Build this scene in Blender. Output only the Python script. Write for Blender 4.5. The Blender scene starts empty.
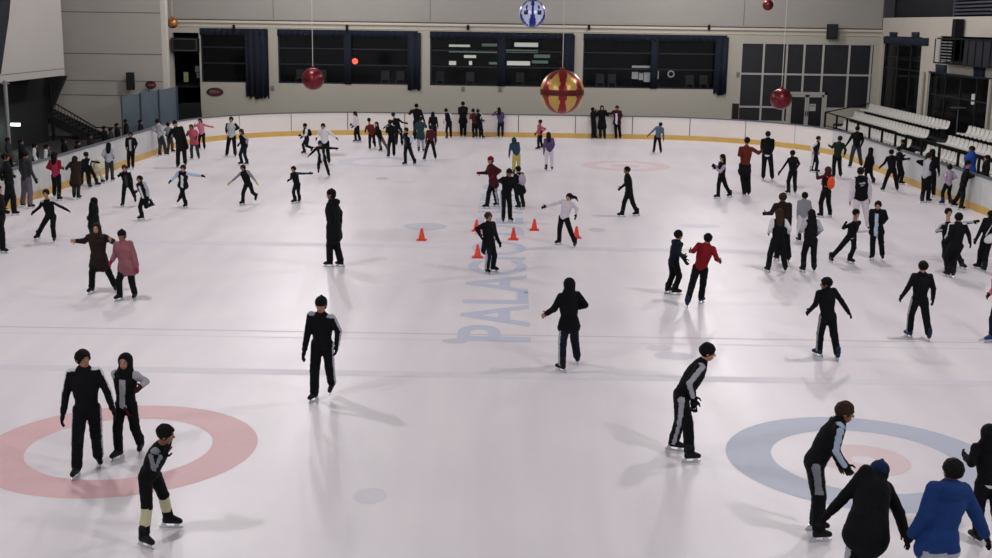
import bpy, math, random
import numpy as np
random.seed(7); np.random.seed(7)
scn = bpy.context.scene
COL = scn.collection
PI = math.pi
f32 = np.float32

# ------------------------------------------------------------------ camera
FPX, PITCH, ROLL, HC, YAW = 1222.8, 0.20623, 0.014310, 5.6837, -0.0086456
cy_, sy_ = math.cos(YAW), math.sin(YAW)
cp_, sp_ = math.cos(PITCH), math.sin(PITCH)
cr_, sr_ = math.cos(ROLL), math.sin(ROLL)
RIGHT0 = np.array([cy_, -sy_, 0.0]); FWD = np.array([sy_*cp_, cy_*cp_, -sp_]); UP0 = np.array([sy_*sp_, cy_*sp_, cp_])
CR = cr_*RIGHT0 + sr_*UP0; CU = -sr_*RIGHT0 + cr_*UP0
CAM = np.array([0, 0, HC])

def ray(x, y): return (x-496)*CR - (y-279)*CU + FPX*FWD
def floor_at(x, y, z=0.0):
    d = ray(x, y); return CAM + d*((z-HC)/d[2])
def at_y(x, y, Y):
    d = ray(x, y); return CAM + d*(Y/d[1])
def at_x(x, y, X):
    d = ray(x, y); return CAM + d*(X/d[0])

from mathutils import Matrix, Vector
cam = bpy.data.objects.new('camera', bpy.data.cameras.new('camera')); COL.objects.link(cam)
m = Matrix.Identity(4)
for i in range(3):
    m[i][0] = CR[i]; m[i][1] = CU[i]; m[i][2] = -FWD[i]; m[i][3] = CAM[i]
cam.matrix_world = m
cam.data.sensor_width = 36; cam.data.lens = FPX*36/992; cam.data.clip_end = 300
scn.camera = cam

# ------------------------------------------------------------------ materials
def lin(c):
    if isinstance(c, str):
        c = tuple(int(c[i:i+2], 16)/255 for i in (0, 2, 4))
    return tuple(((v+0.055)/1.055)**2.4 if v > 0.04045 else v/12.92 for v in c)
_M = {}
def mat(name, col, rough=0.7, metal=0.0, var=0.12, scale=6.0, bump=0.0, bscale=60.0, spec=0.4, emit=0.0, alpha=1.0):
    if name in _M: return _M[name]
    M = bpy.data.materials.new(name); M.use_nodes = True; _M[name] = M
    N = M.node_tree.nodes; L = M.node_tree.links; b = N['Principled BSDF']
    c = lin(col)
    tc = N.new('ShaderNodeTexCoord')
    nz = N.new('ShaderNodeTexNoise'); nz.inputs['Scale'].default_value = scale; nz.inputs['Detail'].default_value = 4
    L.new(tc.outputs['Object'], nz.inputs['Vector'])
    mx = N.new('ShaderNodeMix'); mx.data_type = 'RGBA'
    mx.inputs['A'].default_value = (*[v*(1-var) for v in c], 1); mx.inputs['B'].default_value = (*[min(1, v*(1+var)) for v in c], 1)
    L.new(nz.outputs['Fac'], mx.inputs['Factor']); L.new(mx.outputs['Result'], b.inputs['Base Color'])
    b.inputs['Roughness'].default_value = rough; b.inputs['Metallic'].default_value = metal
    b.inputs['Specular IOR Level'].default_value = spec
    if bump:
        n2 = N.new('ShaderNodeTexNoise'); n2.inputs['Scale'].default_value = bscale; L.new(tc.outputs['Object'], n2.inputs['Vector'])
        bp = N.new('ShaderNodeBump'); bp.inputs['Strength'].default_value = bump; bp.inputs['Distance'].default_value = 0.01
        L.new(n2.outputs['Fac'], bp.inputs['Height']); L.new(bp.outputs['Normal'], b.inputs['Normal'])
    if emit:
        b.inputs['Emission Color'].default_value = (*c, 1); b.inputs['Emission Strength'].default_value = emit
    if alpha < 1: b.inputs['Alpha'].default_value = alpha
    return M

CLOTH = dict(K='0c0c0f', N='111626', N2='182443', W='cfcfd4', G='7f828a', LG='a3a5ad', DG='2e3034', BR='211816', MR='3c171c', RD='74151d', BR2='572019',
             PK='a04a5c', PK2='b8697a', HP='9c2a4a', RS='83525a', PU='4a4064', TL='20383f', TL2='263d4b', GR='18281f', KH='57524a', CR='bdb898', YE='a89d5c', BL='1a366c',
             BB='1b3d85', OR='cf4f30', LI='a494a8', WP='c9c1ca', SB='4c5d70', PG='5d5664', LY='b9b85f', GL='5d8a48', J='222f48', PR='55486b', LB='a9b8cf')
def cloth(k): return mat('cloth_'+k, CLOTH[k], rough=0.85, var=0.15, scale=9, bump=0.25, bscale=45, spec=0.15)
SKIN = [('a3735a'), ('956650'), ('ad8068'), ('80563f')]
def skin(i): return mat('skin_%d' % i, SKIN[i % 4], rough=0.55, var=0.06, scale=12)
LIPS = mat('lips', '8c4a42', 0.5); EYE = mat('eye_white', '8f8a86', 0.5); IRIS = mat('iris', '1c1410', 0.3); BROW = mat('brow', '2a1d17', 0.8)
HAIR = dict(k=mat('hair_black', '0d0b0c', 0.8, spec=.15, var=0.3, scale=30), b=mat('hair_brown', '33211b', 0.8, spec=.15, var=0.3, scale=30), d=mat('hair_dark_brown', '1d1514', 0.8, spec=.15, var=0.3, scale=30))

# ------------------------------------------------------------------ tagging
def tag(o, label=None, cat=None, group=None, kind=None):
    if label: o['label'] = label
    if cat: o['category'] = cat
    if group: o['group'] = group
    if kind: o['kind'] = kind
    return o
def empty(name, loc, label=None, cat=None, group=None):
    o = bpy.data.objects.new(name, None); COL.objects.link(o); o.location = loc; o.empty_display_size = 0.2
    return tag(o, label, cat, group)
def par(o, p):
    if p is not None:
        o.parent = p
        q = p; off = Vector((0, 0, 0))
        while q is not None:
            off += q.location; q = q.parent
        o.location = o.location - off
    return o

def mesh_obj(name, V, F, mats, parent=None, mi=None, smooth=False, loc=(0, 0, 0)):
    """V world coordinates (n,3); quads array or list of faces."""
    V = np.asarray(V, dtype=f32) - np.asarray(loc, dtype=f32)
    me = bpy.data.meshes.new(name)
    if isinstance(F, np.ndarray):
        nf = len(F); me.vertices.add(len(V)); me.vertices.foreach_set('co', V.ravel())
        me.loops.add(nf*4); me.loops.foreach_set('vertex_index', F.astype(np.int32).ravel())
        me.polygons.add(nf); me.polygons.foreach_set('loop_start', np.arange(0, nf*4, 4, dtype=np.int32))
        me.update(calc_edges=True)
    else:
        me.from_pydata(V.tolist(), [], F)
    for M in mats: me.materials.append(M)
    if mi is not None: me.polygons.foreach_set('material_index', np.asarray(mi, dtype=np.int32))
    if smooth: me.polygons.foreach_set('use_smooth', np.ones(len(me.polygons), dtype=bool))
    me.update()
    o = bpy.data.objects.new(name, me); COL.objects.link(o); o.location = loc
    return par(o, parent)

class MB:
    def __init__(s): s.v = []; s.f = []; s.m = []
    def add(s, V, F, m=0):
        n = len(s.v); s.v += [tuple(map(float, p)) for p in V]; s.f += [[i+n for i in f] for f in F]; s.m += [m]*len(F); return s
    def box(s, lo, hi, m=0):
        (a, b, c), (d, e, g) = lo, hi
        V = [(a, b, c), (d, b, c), (d, e, c), (a, e, c), (a, b, g), (d, b, g), (d, e, g), (a, e, g)]
        return s.add(V, [(0, 3, 2, 1), (4, 5, 6, 7), (0, 1, 5, 4), (1, 2, 6, 5), (2, 3, 7, 6), (3, 0, 4, 7)], m)
    def beam(s, a, b, w, h, m=0):
        a = np.array(a, float); b = np.array(b, float); d = b-a; d /= np.linalg.norm(d)
        u = np.cross(d, [0, 0, 1.0]); 
        if np.linalg.norm(u) < 1e-3: u = np.array([1.0, 0, 0])
        u /= np.linalg.norm(u); v = np.cross(u, d); u *= w/2; v *= h/2
        V = [p+q for p in (a, b) for q in (-u-v, u-v, u+v, -u+v)]
        return s.add(V, [(0, 1, 2, 3), (7, 6, 5, 4), (0, 4, 5, 1), (1, 5, 6, 2), (2, 6, 7, 3), (3, 7, 4, 0)], m)
    def tube(s, path, r, n=10, m=0, cap=True):
        path = [np.array(p, float) for p in path]; rs = r if isinstance(r, (list, tuple)) else [r]*len(path)
        base = len(s.v); V = []; ref = None
        for i, p in enumerate(path):
            d = path[min(i+1, len(path)-1)]-path[max(i-1, 0)]; d /= np.linalg.norm(d)
            if ref is None:
                ref = np.cross(d, [0, 0, 1.0]); 
                if np.linalg.norm(ref) < 1e-3: ref = np.array([1.0, 0, 0])
            u = ref-d*np.dot(ref, d); u /= np.linalg.norm(u); v = np.cross(d, u); ref = u
            V += [p+rs[i]*(math.cos(t)*u+math.sin(t)*v) for t in np.arange(n)*2*PI/n]
        F = [(i*n+j, i*n+(j+1) % n, (i+1)*n+(j+1) % n, (i+1)*n+j) for i in range(len(path)-1) for j in range(n)]
        if cap: F += [tuple(range(n-1, -1, -1)), tuple((len(path)-1)*n+j for j in range(n))]
        return s.add(V, F, m)
    def lathe(s, c, prof, n=24, m=0):
        V = [(c[0]+r*math.cos(t), c[1]+r*math.sin(t), c[2]+z) for r, z in prof for t in np.arange(n)*2*PI/n]
        k = len(prof)
        F = [(i*n+j, i*n+(j+1) % n, (i+1)*n+(j+1) % n, (i+1)*n+j) for i in range(k-1) for j in range(n)]
        F += [tuple(range(n-1, -1, -1)), tuple((k-1)*n+j for j in range(n))]
        return s.add(V, F, m)
    def prism(s, poly, ext, m=0):
        n = len(poly); e = np.array(ext, float); P = [np.array(p, float) for p in poly]
        V = P+[p+e for p in P]
        return s.add(V, [tuple(range(n-1, -1, -1)), tuple(range(n, 2*n))]+[(i, (i+1) % n, n+(i+1) % n, n+i) for i in range(n)], m)
    def build(s, name, mats, parent=None, loc=None, smooth=False):
        if not isinstance(mats, (list, tuple)): mats = [mats]
        if loc is None:
            a = np.array(s.v); loc = ((a[:, 0].min()+a[:, 0].max())/2, (a[:, 1].min()+a[:, 1].max())/2, a[:, 2].min())
        return mesh_obj(name, s.v, s.f, mats, parent, s.m, smooth, tuple(float(x) for x in loc))

def text_mesh(body, size, M4, z_ext=0.0):
    """vertices / faces of a text laid out by the 4x4 matrix"""
    cu = bpy.data.curves.new('t', 'FONT'); cu.body = body; cu.size = size; cu.align_x = 'LEFT'; cu.extrude = z_ext; cu.offset = .018
    o = bpy.data.objects.new('t', cu); COL.objects.link(o)
    dg = bpy.context.evaluated_depsgraph_get(); me = bpy.data.meshes.new_from_object(o.evaluated_get(dg))
    V = [tuple(M4 @ v.co) for v in me.vertices]; F = [tuple(p.vertices) for p in me.polygons]
    bpy.data.objects.remove(o); bpy.data.curves.remove(cu); bpy.data.meshes.remove(me)
    return V, F

# ------------------------------------------------------------------ implicit surfaces
class SDF:
    def __init__(s, cell, k=0.03): s.cell = cell; s.k = k; s.p = []
    def cone(s, a, b, ra, rb, k=None, neg=False):
        s.p.append(('c', np.array(a, float), np.array(b, float), ra, rb, s.k if k is None else k, neg)); return s
    def ell(s, c, R, ax, k=None, neg=False):
        """R radii, ax 3x3 rows = local axes"""
        s.p.append(('e', np.array(c, float), np.array(R, float), np.array(ax, float), None, s.k if k is None else k, neg)); return s
    def mesh(s, wr=0.0):
        lo = np.full(3, 1e9); hi = -lo
        bb = []
        for q in s.p:
            if q[0] == 'c':
                r = max(q[3], q[4]); a = np.minimum(q[1], q[2])-r; b = np.maximum(q[1], q[2])+r
            else:
                r = np.sqrt(((q[3]*q[2][:, None])**2).sum(0)); a = q[1]-r; b = q[1]+r
            bb.append((a, b))
            if not q[6]: lo = np.minimum(lo, a); hi = np.maximum(hi, b)
        c = s.cell; lo = lo-2.5*c; n = np.ceil((hi-lo)/c).astype(int)+3
        G = [(lo[i]+np.arange(n[i])*c).astype(f32) for i in range(3)]
        F = np.full(tuple(n), 0.5, dtype=f32)
        for q, (a, b) in zip(s.p, bb):
            k = q[5]; mg = max(k, 0)+2.2*c
            i0 = np.clip(((a-mg-lo)/c).astype(int), 0, n-1); i1 = np.clip(((b+mg-lo)/c).astype(int)+2, 1, n)
            if np.any(i1 <= i0): continue
            X = G[0][i0[0]:i1[0], None, None]; Y = G[1][None, i0[1]:i1[1], None]; Z = G[2][None, None, i0[2]:i1[2]]
            if q[0] == 'c':
                A, B = q[1], q[2]; d = B-A; L2 = float(d@d)+1e-9
                x = X-f32(A[0]); y = Y-f32(A[1]); z = Z-f32(A[2])
                t = np.clip((x*f32(d[0])+y*f32(d[1])+z*f32(d[2]))/f32(L2), 0, 1)
                D = np.sqrt((x-t*f32(d[0]))**2+(y-t*f32(d[1]))**2+(z-t*f32(d[2]))**2)-(f32(q[3])+t*f32(q[4]-q[3]))
            else:
                x = X-f32(q[1][0]); y = Y-f32(q[1][1]); z = Z-f32(q[1][2]); k0 = 0; k1 = 0
                for j in range(3):
                    w = x*f32(q[3][j][0])+y*f32(q[3][j][1])+z*f32(q[3][j][2]); r = f32(q[2][j])
                    k0 = k0+(w/r)**2; k1 = k1+(w/r**2)**2
                k0 = np.sqrt(k0); k1 = np.sqrt(k1)+f32(1e-6); D = k0*(k0-1)/k1
            W = F[i0[0]:i1[0], i0[1]:i1[1], i0[2]:i1[2]]
            if q[6]:
                F[i0[0]:i1[0], i0[1]:i1[1], i0[2]:i1[2]] = np.maximum(W, -D)
            elif k > 0:
                h = np.clip(0.5+0.5*(D-W)/f32(k), 0, 1)
                F[i0[0]:i1[0], i0[1]:i1[1], i0[2]:i1[2]] = D+(W-D)*h-f32(k)*h*(1-h) if False else (D*(1-h)+W*h-f32(k)*h*(1-h))
            else: F[i0[0]:i1[0], i0[1]:i1[1], i0[2]:i1[2]] = np.minimum(W, D)
        if wr:
            X, Y, Z = G[0][:, None, None], G[1][None, :, None], G[2][None, None, :]
            F = F+f32(wr)*(np.sin(X*31+Z*47+2*np.sin(Y*23+Z*9))*np.sin(Y*37-Z*29+1.7*np.sin(X*19+Z*21)))
        return surfnet(F, lo, c)

CORN = np.array([(i, j, k) for i in (0, 1) for j in (0, 1) for k in (0, 1)])
EDG = [(a, b) for a in range(8) for b in range(a+1, 8) if np.abs(CORN[a]-CORN[b]).sum() == 1]
def surfnet(F, lo, c):
    I = F < 0
    cnt = sum(I[a:F.shape[0]-1+a, b:F.shape[1]-1+b, d:F.shape[2]-1+d].astype(np.int8) for a, b, d in CORN)
    act = (cnt > 0) & (cnt < 8)
    idx = np.argwhere(act)
    vals = np.stack([F[idx[:, 0]+a, idx[:, 1]+b, idx[:, 2]+d] for a, b, d in CORN], 1)
    S = np.zeros((len(idx), 3), f32); w = np.zeros(len(idx), f32)
    for a, b in EDG:
        va, vb = vals[:, a], vals[:, b]; cr = (va < 0) != (vb < 0)
        t = np.where(cr, va/(va-vb+1e-12), 0)
        p = CORN[a]+t[:, None]*(CORN[b]-CORN[a])
        S += np.where(cr[:, None], p, 0); w += cr
    V = (idx+S/w[:, None])*c+lo
    num = np.full(act.shape, -1, np.int64); num[act] = np.arange(len(idx))
    Fs = []
    for ax in range(3):
        sl0 = [slice(1, -1)]*3; sl1 = [slice(1, -1)]*3; sl0[ax] = slice(0, -1); sl1[ax] = slice(1, None)
        A = I[tuple(sl0)]; B = I[tuple(sl1)]
        e = np.argwhere(A != B)
        if len(e) == 0: continue
        off = np.ones(3, int); off[ax] = 0; g = e+off
        u, v = [(1, 2), (2, 0), (0, 1)][ax]
        du = np.zeros(3, int); du[u] = 1; dv = np.zeros(3, int); dv[v] = 1
        q = [num[tuple((g-x).T)] for x in (du+dv, dv, 0*du, du)]
        Q = np.stack(q, 1)
        ins = A[tuple(e.T)]
        Q[~ins] = Q[~ins][:, ::-1]
        Fs.append(Q)
    return V.astype(f32), np.concatenate(Fs)

def into_rink(p, m=.42):
    """keep a skater's standing point on the ice, a hand's breadth inside the boards"""
    x, y = p; r = 8.4; cx = min(max(x, -15+r), 15-r); cy = min(y, 62.6-r)
    if y <= 62.6-r: return np.array([np.clip(x, -15+m, 15-m), y])
    v = np.array([x-cx, y-cy]); D = np.linalg.norm(v)
    return np.array([x, y]) if D <= r-m else np.array([cx, cy])+v/D*(r-m)
def unit(v): v = np.array(v, float); return v/(np.linalg.norm(v)+1e-9)
def ik(a, b, l1, l2, pole):
    d = b-a; D = np.linalg.norm(d)
    if D > (l1+l2)*0.999: b = a+d/D*(l1+l2)*0.999; d = b-a; D = np.linalg.norm(d)
    u = d/D; x = (l1*l1-l2*l2+D*D)/(2*D); h = math.sqrt(max(l1*l1-x*x, 0))
    p = pole-u*np.dot(pole, u)
    return a+u*x+unit(p)*h, b

def joinm(parts):
    V = []; F = []; n = 0
    for v, f in parts: V.append(v); F.append(f+n); n += len(v)
    return np.concatenate(V), np.concatenate(F)

def seg_t(P, a, b):
    d = b-a; t = np.clip(((P-a)@d)/(d@d+1e-9), 0, 1); q = a+t[:, None]*d
    return np.linalg.norm(P-q, axis=1), t, (P-q)

NP = [0]
def person(head, pel, feet, hands, face, label, j='K', sl=None, st=None, t='K', ts=None, hair='short', hc='k', gl='K', coat=0,
           fr=None, hem=None, sk='K', hd=0, back=None, group='skaters on the ice', h=None, X=None, slim=1.0, bulk=1.0, collar=None, flare=1.0, skirt=None, top=None, Y=None, cuff=None, shinc=None):
    NP[0] += 1; si = NP[0]
    th = math.radians(face); fw = np.array([math.sin(th), -math.cos(th), 0.0]); lf = np.array([math.cos(th), math.sin(th), 0.0])
    fy = float(np.mean([q[1] for q in feet])); head = (head[0], head[1]+.013*(fy-head[1]))
    if Y is None: feet = [(q[0], q[1]+.006*(q[1]-15), *q[2:]) for q in feet]
    # feet on the ice
    G = []
    for q in feet:
        if len(q) == 2 and Y is None: G.append(floor_at(*q))
    if Y is None:
        M_ = np.mean(G, axis=0); N_ = into_rink(M_[:2]); kq = float(N_[1]/M_[1]); Y0 = float(M_[1]*kq); dxy = np.array([N_[0]-M_[0], N_[1]-M_[1], 0.0])
    else: Y0 = Y
    foot = []
    sh_ = np.zeros(3)
    for q in feet:
        if Y is not None: p = at_y(q[0], q[1], Y0); p[2] = 0.0 if X is None else X
        elif len(q) == 2: p = floor_at(*q)+dxy
        else:
            p = at_y(q[0], q[1], Y0+fw[1]*-0.25); p[2] = max(p[2], 0.08)
        foot.append(p)
    H0 = at_y(head[0], head[1], Y0)
    if pel is None:
        hx = head[0]*0.5+0.25*(feet[0][0]+feet[1][0]); 
        hh_ = (H0[2]-foot[0][2]*(Y is not None))/0.935
        P0 = H0.copy(); P0[0] = (H0[0]+(foot[0][0]+foot[1][0])/2)/2; P0[2] = H0[2]-0.41*hh_
    else: P0 = at_y(pel[0], pel[1], Y0)
    fz = min(foot[0][2], foot[1][2]) if Y is not None else 0.0
    if Y is None: P0 = P0+[dxy[0], 0, 0]; H0 = H0+[dxy[0], 0, 0]
    sc = (P0[2]-fz+np.linalg.norm(H0-P0))/0.935 if h is None else h
    sc = float(np.clip(sc, 1.15, 1.86))
    up_ = unit(H0-P0)[2] > .96 and h is None and len(feet[0]) == 2 and len(feet[1]) == 2
    if up_ or pel is None:
        t_ = H0[2]-fz; sc = float(np.clip(t_/.935, 1.12, 1.9))
        if P0[2]-fz < .515*sc:
            k_ = .515*sc+fz-P0[2]; P0 = P0+(H0-P0)*(k_/max(H0[2]-P0[2], .1))
    px_m = FPX/Y0
    near = Y0 < 26; mid = Y0 < 40
    cb = 0.017 if near else (0.021 if mid else 0.026)
    ch = 0.008 if near else (0.012 if mid else 0.016)
    # torso frame
    d = unit(H0-P0)
    if h is not None:
        H0 = P0+d*0.415*sc if np.linalg.norm(H0-P0) > 0.415*sc else H0
    tl = np.linalg.norm(H0-P0)
    f2 = unit(fw-d*np.dot(fw, d)); l2 = np.cross(d, f2)*-1
    l2 = unit(lf-d*np.dot(lf, d)-f2*np.dot(lf, f2))
    if tl < 0.40*sc:                                     # leaning towards / away from the lens
        ext = min(math.sqrt(max((0.405*sc)**2-tl**2, 0)), .26*sc)
        if ext > 0.02:
            dy = (ext*.9 if fw[1] > -.25 else -ext*.9); H0 = CAM+(H0-CAM)*((H0[1]+dy)/H0[1])
            d = unit(H0-P0); f2 = unit(fw-d*np.dot(fw, d)); l2 = unit(lf-d*np.dot(lf, d)-f2*np.dot(lf, f2))
    ax = np.array([l2, f2, d])
    swap = lf[0] < 0                                     # person's left is picture-left
    fl, frt = (foot[0], foot[1]) if swap else (foot[1], foot[0])     # (left foot, right foot)
    hpx = (hands or (None, None)); hL, hR = (hpx[0], hpx[1]) if swap else (hpx[1], hpx[0])
    hipL = P0+l2*0.052*sc; hipR = P0-l2*0.052*sc
    anH = 0.125
    # pelvis down if legs cannot reach
    for _ in range(4):
        ex = max(np.linalg.norm(hp-(ft+[0, 0, anH])) for hp, ft in ((hipL, fl), (hipR, frt)) )
        if ex > 0.50*sc:
            dz = min(ex-0.495*sc, 0.1); hipL[2] -= dz; hipR[2] -= dz; P0 = P0-[0, 0, dz]
    legs = []
    for s_, hp, ft in ((1, hipL, fl), (-1, hipR, frt)):
        an = ft+np.array([0, 0, anH]); L = np.clip(np.linalg.norm(hp-an)*1.004, 0.445*sc, 0.52*sc)
        kn, an = ik(hp, an, L*0.51, L*0.49, fw*1.0+lf*0.12*s_+np.array([0, 0, 0.15]))
        lifted = (ft[2]-fz) > 0.05
        sh = unit(an-kn)
        if lifted: fd = unit(fw-sh*np.dot(fw, sh)+sh*0.25)
        else: fd = unit(fw+lf*0.28*s_)
        legs.append((hp, kn, an, fd, s_, lifted))
    Sc = P0+d*0.31*sc
    arms = []
    for s_, hp in ((1, hL), (-1, hR)):
        sh = Sc+l2*0.104*sc*s_*slim-d*.008*sc
        if hp is None: tg = sh+np.array([0, 0, -0.335*sc])+lf*0.05*sc*s_+fw*0.06*sc
        else:
            tg = at_y(hp[0], hp[1], Y0+ (sh[1]-Y0)*0.8+fw[1]*0.08)
        w0 = tg
        pole = -fw*0.8+lf*0.3*s_+np.array([0, 0, -0.5])
        v_ = tg-sh; D_ = np.linalg.norm(v_)
        wr = sh+v_/max(D_, 1e-3)*max(D_-0.055*sc, 0.08*sc)
        fa = float(np.clip((D_-.055*sc)*1.03/(.327*sc), .84, 1.0)); l1a, l2a = 0.172*sc*fa, 0.155*sc*fa
        el, wr = ik(sh, wr, l1a, l2a, pole)
        arms.append((sh, el, wr, s_))
    # ---------------- head
    hh = 0.118+0.068*sc; ta = math.radians(face+hd)
    hf = np.array([math.sin(ta), -math.cos(ta), 0.0]); hu = unit(d*0.55+np.array([0, 0, 0.9])); 
    if np.dot(d, [0, 0, 1]) < 0.85: hu = unit(d*0.7+np.array([0, 0, 0.6])) 
    hf = unit(hf-hu*np.dot(hf, hu)); hl = np.cross(hf, hu)*-1
    hl = np.cross(hu, hf)
    if np.dot(hl, np.array([math.cos(ta), math.sin(ta), 0])) < 0: hl = -hl
    A = np.array([hl, hf, hu])
    HP = lambda x, y, z: H0+hh*(x*hl+y*hf+z*hu)
    S = SDF(ch, 0.08*hh)
    S.ell(HP(0, -.05, .1), np.array((.345, .42, .40))*hh, A); S.ell(HP(0, .1, -.22), np.array((.24, .27, .27))*hh, A, k=.12*hh)
    S.cone(HP(0, .36, .03), HP(0, .44, -.11), .03*hh, .055*hh, k=.04*hh)
    for s_ in (1, -1):
        S.ell(HP(.355*s_, -.03, -.04), np.array((.04, .09, .13))*hh, A, k=.02*hh)
        S.ell(HP(.14*s_, .40, .03), np.array((.09, .07, .045))*hh, A, neg=True)
        S.ell(HP(.14*s_, .315, .025), np.array((.07, .07, .05))*hh, A, k=0)
    S.ell(HP(0, .335, -.26), np.array((.11, .045, .04))*hh, A, k=.02*hh)
    S.cone(HP(0, -.08, -.2), Sc+d*0.015*sc, .20*hh, .23*hh, k=.06*hh)
    hv, hfc = S.mesh()
    C = hv[hfc].mean(1)-H0; c3 = C@A.T/hh; m_ = np.zeros(len(C), int)
    m_[(np.abs(np.abs(c3[:, 0])-.14) < .065) & (np.abs(c3[:, 2]-.025) < .035) & (c3[:, 1] > .28)] = 2
    m_[(np.abs(np.abs(c3[:, 0])-.14) < .028) & (np.abs(c3[:, 2]-.025) < .035) & (c3[:, 1] > .28)] = 3
    m_[(np.abs(np.abs(c3[:, 0])-.15) < .09) & (np.abs(c3[:, 2]-.115) < .022) & (c3[:, 1] > .22)] = 4
    m_[(np.abs(c3[:, 0]) < .11) & (np.abs(c3[:, 2]+.26) < .03) & (c3[:, 1] > .3)] = 1
    # ---------------- body (under the clothes, continuous with head and hands)
    B = SDF(cb, 0.03)
    B.ell(P0+d*.02*sc, np.array((.072, .055, .07))*sc, ax); B.ell(P0+d*.2*sc, np.array((.08, .052, .115))*sc, ax, k=.05)
    B.cone(P0, Sc, .05*sc, .05*sc); B.cone(Sc+l2*.08*sc, Sc-l2*.08*sc, .028*sc, .028*sc, k=.04)
    B.cone(Sc, HP(0, -.08, -.25), .21*hh, .2*hh)
    for hp, kn, an, fd, s_, lf_ in legs:
        B.cone(hp, kn, .043*sc, .031*sc); B.cone(kn, an, .029*sc, .022*sc)
        B.cone(an, an+fd*.05-np.array([0, 0, .02]), .020*sc, .016*sc)
    for sh, el, wr, s_ in arms:
        B.cone(sh, el, .026*sc, .021*sc); B.cone(el, wr, .02*sc, .015*sc)
    bv, bf = B.mesh()
    parts = [(hv, hfc), (bv, bf)]; mi = [m_, np.zeros(len(bf), int)]
    loc = ((foot[0]+foot[1])/2); loc = np.array([loc[0], loc[1], fz]); loc = tuple(float(x) for x in loc)
    root = empty('person', loc, label, 'person', group)
    # ---------------- hands / gloves
    hs = sc*0.105
    for n_, (sh, el, wr, s_) in enumerate(arms):
        u = unit(wr-el); pn = unit(np.cross(u, lf*0.2+fw)) if abs(np.dot(u, fw)) < .9 else unit(np.cross(u, [0, 0, 1.0]))
        pn = unit(-lf*s_+fw*0.1-u*np.dot(-lf*s_+fw*0.1, u)); wd = np.cross(pn, u)   # palm faces the body
        if np.dot(wd, fw) < 0: wd = -wd
        g = 1.25 if gl else 1.0
        Hd = SDF(min(ch, .010), .006)
        o0 = wr-u*.01
        Hd.cone(o0-u*.03, o0+u*.02, .026*g, .024*g, k=.01)
        Hd.ell(o0+u*.42*hs, np.array((.40*hs, .27*hs, .13*hs*g)), np.array([u, wd, pn]), k=.015)
        for q, (off, ln) in enumerate(((.21, .40), (.07, .45), (-.07, .42), (-.2, .33))):
            b0 = o0+u*.72*hs+wd*off*hs; b1 = b0+u*ln*.55*hs+pn*.05*hs; b2 = b1+u*ln*.38*hs+pn*.14*hs
            Hd.cone(b0, b1, .0085*g, .008*g, k=.004); Hd.cone(b1, b2, .008*g, .0068*g, k=.004)
        t0 = o0+u*.22*hs+wd*.18*hs; t1 = t0+u*.22*hs+wd*.24*hs+pn*.06*hs; t2 = t1+u*.26*hs+wd*.05*hs+pn*.06*hs
        Hd.cone(t0, t1, .012*g, .010*g, k=.008); Hd.cone(t1, t2, .010*g, .008*g, k=.004)
        v, f = Hd.mesh()
        if gl: mesh_obj('glove', v, f, [cloth(gl)], root, smooth=True, loc=tuple(wr.tolist()))
        else: parts.append((v, f)); mi.append(np.zeros(len(f), int))
    v, f = joinm(parts)
    mesh_obj('body', v, f, [skin(si), LIPS, EYE, IRIS, BROW], root, np.concatenate(mi), True, loc)
    # ---------------- jacket
    J = SDF(cb, 0.035)
    b_ = 1.0*slim*bulk*(1.08 if coat else 1.0)
    J.ell(P0+d*.02*sc, np.array((.094*b_, .076*b_, .075))*sc, ax)
    J.ell(P0+d*.12*sc, np.array((.093*b_, .074*b_, .10))*sc, ax, k=.06)
    J.ell(P0+d*.215*sc, np.array((.108*b_, .080*b_, .115))*sc, ax, k=.06)
    J.cone(Sc+l2*.088*sc*slim-d*.01*sc, Sc-l2*.088*sc*slim-d*.01*sc, .038*sc*bulk, .038*sc*bulk, k=.05)
    J.cone(Sc-d*.01*sc, Sc+d*.026*sc, .055*sc, .046*sc, k=.05)
    if collar: J.ell(Sc+d*.015*sc-f2*.05*sc, np.array((.085, .06, .05))*sc, ax, k=.03)
    if coat:
        hemp = P0-(d if flare == 1 else unit(d+[0, 0, 1.2]))*(.03+.085*coat)*sc
        rb = .076*sc*b_
        if flare > 1: J.cone(P0+d*.2*sc, hemp+[.05, 0, .03], .085*sc, .128*sc, k=.09)
        J.cone(P0+l2*.03*sc, hemp+l2*.045*sc*b_*flare, rb, (rb+.012*coat)*min(flare,1.2), k=.05); J.cone(P0-l2*.03*sc, hemp-l2*.045*sc*b_*flare, rb, (rb+.012*coat)*min(flare,1.2), k=.05)
    ar = (.036 if not coat else .041)*bulk
    if top == 'thin': ar = .029
    for sh, el, wr, s_ in arms:
        J.cone(sh, el, ar*sc, ar*.92*sc); J.cone(el, wr, ar*.92*sc, ar*.74*sc, k=.012)
    v, f = J.mesh(0.004 if mid else 0)
    C = v[f].mean(1).astype(float); mi = np.zeros(len(C), int); dist_t = np.linalg.norm(C-(P0+d*.15*sc), axis=1)
    best = np.full(len(C), 9.0)
    lt = (C-P0)@l2; ft = (C-P0)@f2; ut = (C-P0)@d
    for sh, el, wr, s_ in arms:
        for a, b in ((sh, el), (el, wr)):
            dd, tt, off = seg_t(C, a, b)
            isarm = (dd < ar*1.25*sc) & ((np.abs(lt) > .082*sc*b_) | (a is el))
            if sl: mi[isarm & (mi == 0)] = 1
            if st:
                ow = unit(lf*s_ - unit(b-a)*np.dot(lf*s_, unit(b-a))+1e-6)
                mi[isarm & ((off@ow) > .78*dd)] = 2
    if st: mi[(ut > .325*sc) & (np.abs(lt) > .06*sc)] = 2
    if fr: mi[(ft > .02*sc) & (np.abs(lt) < .03*sc) & (ut < .27*sc)] = 3
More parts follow.
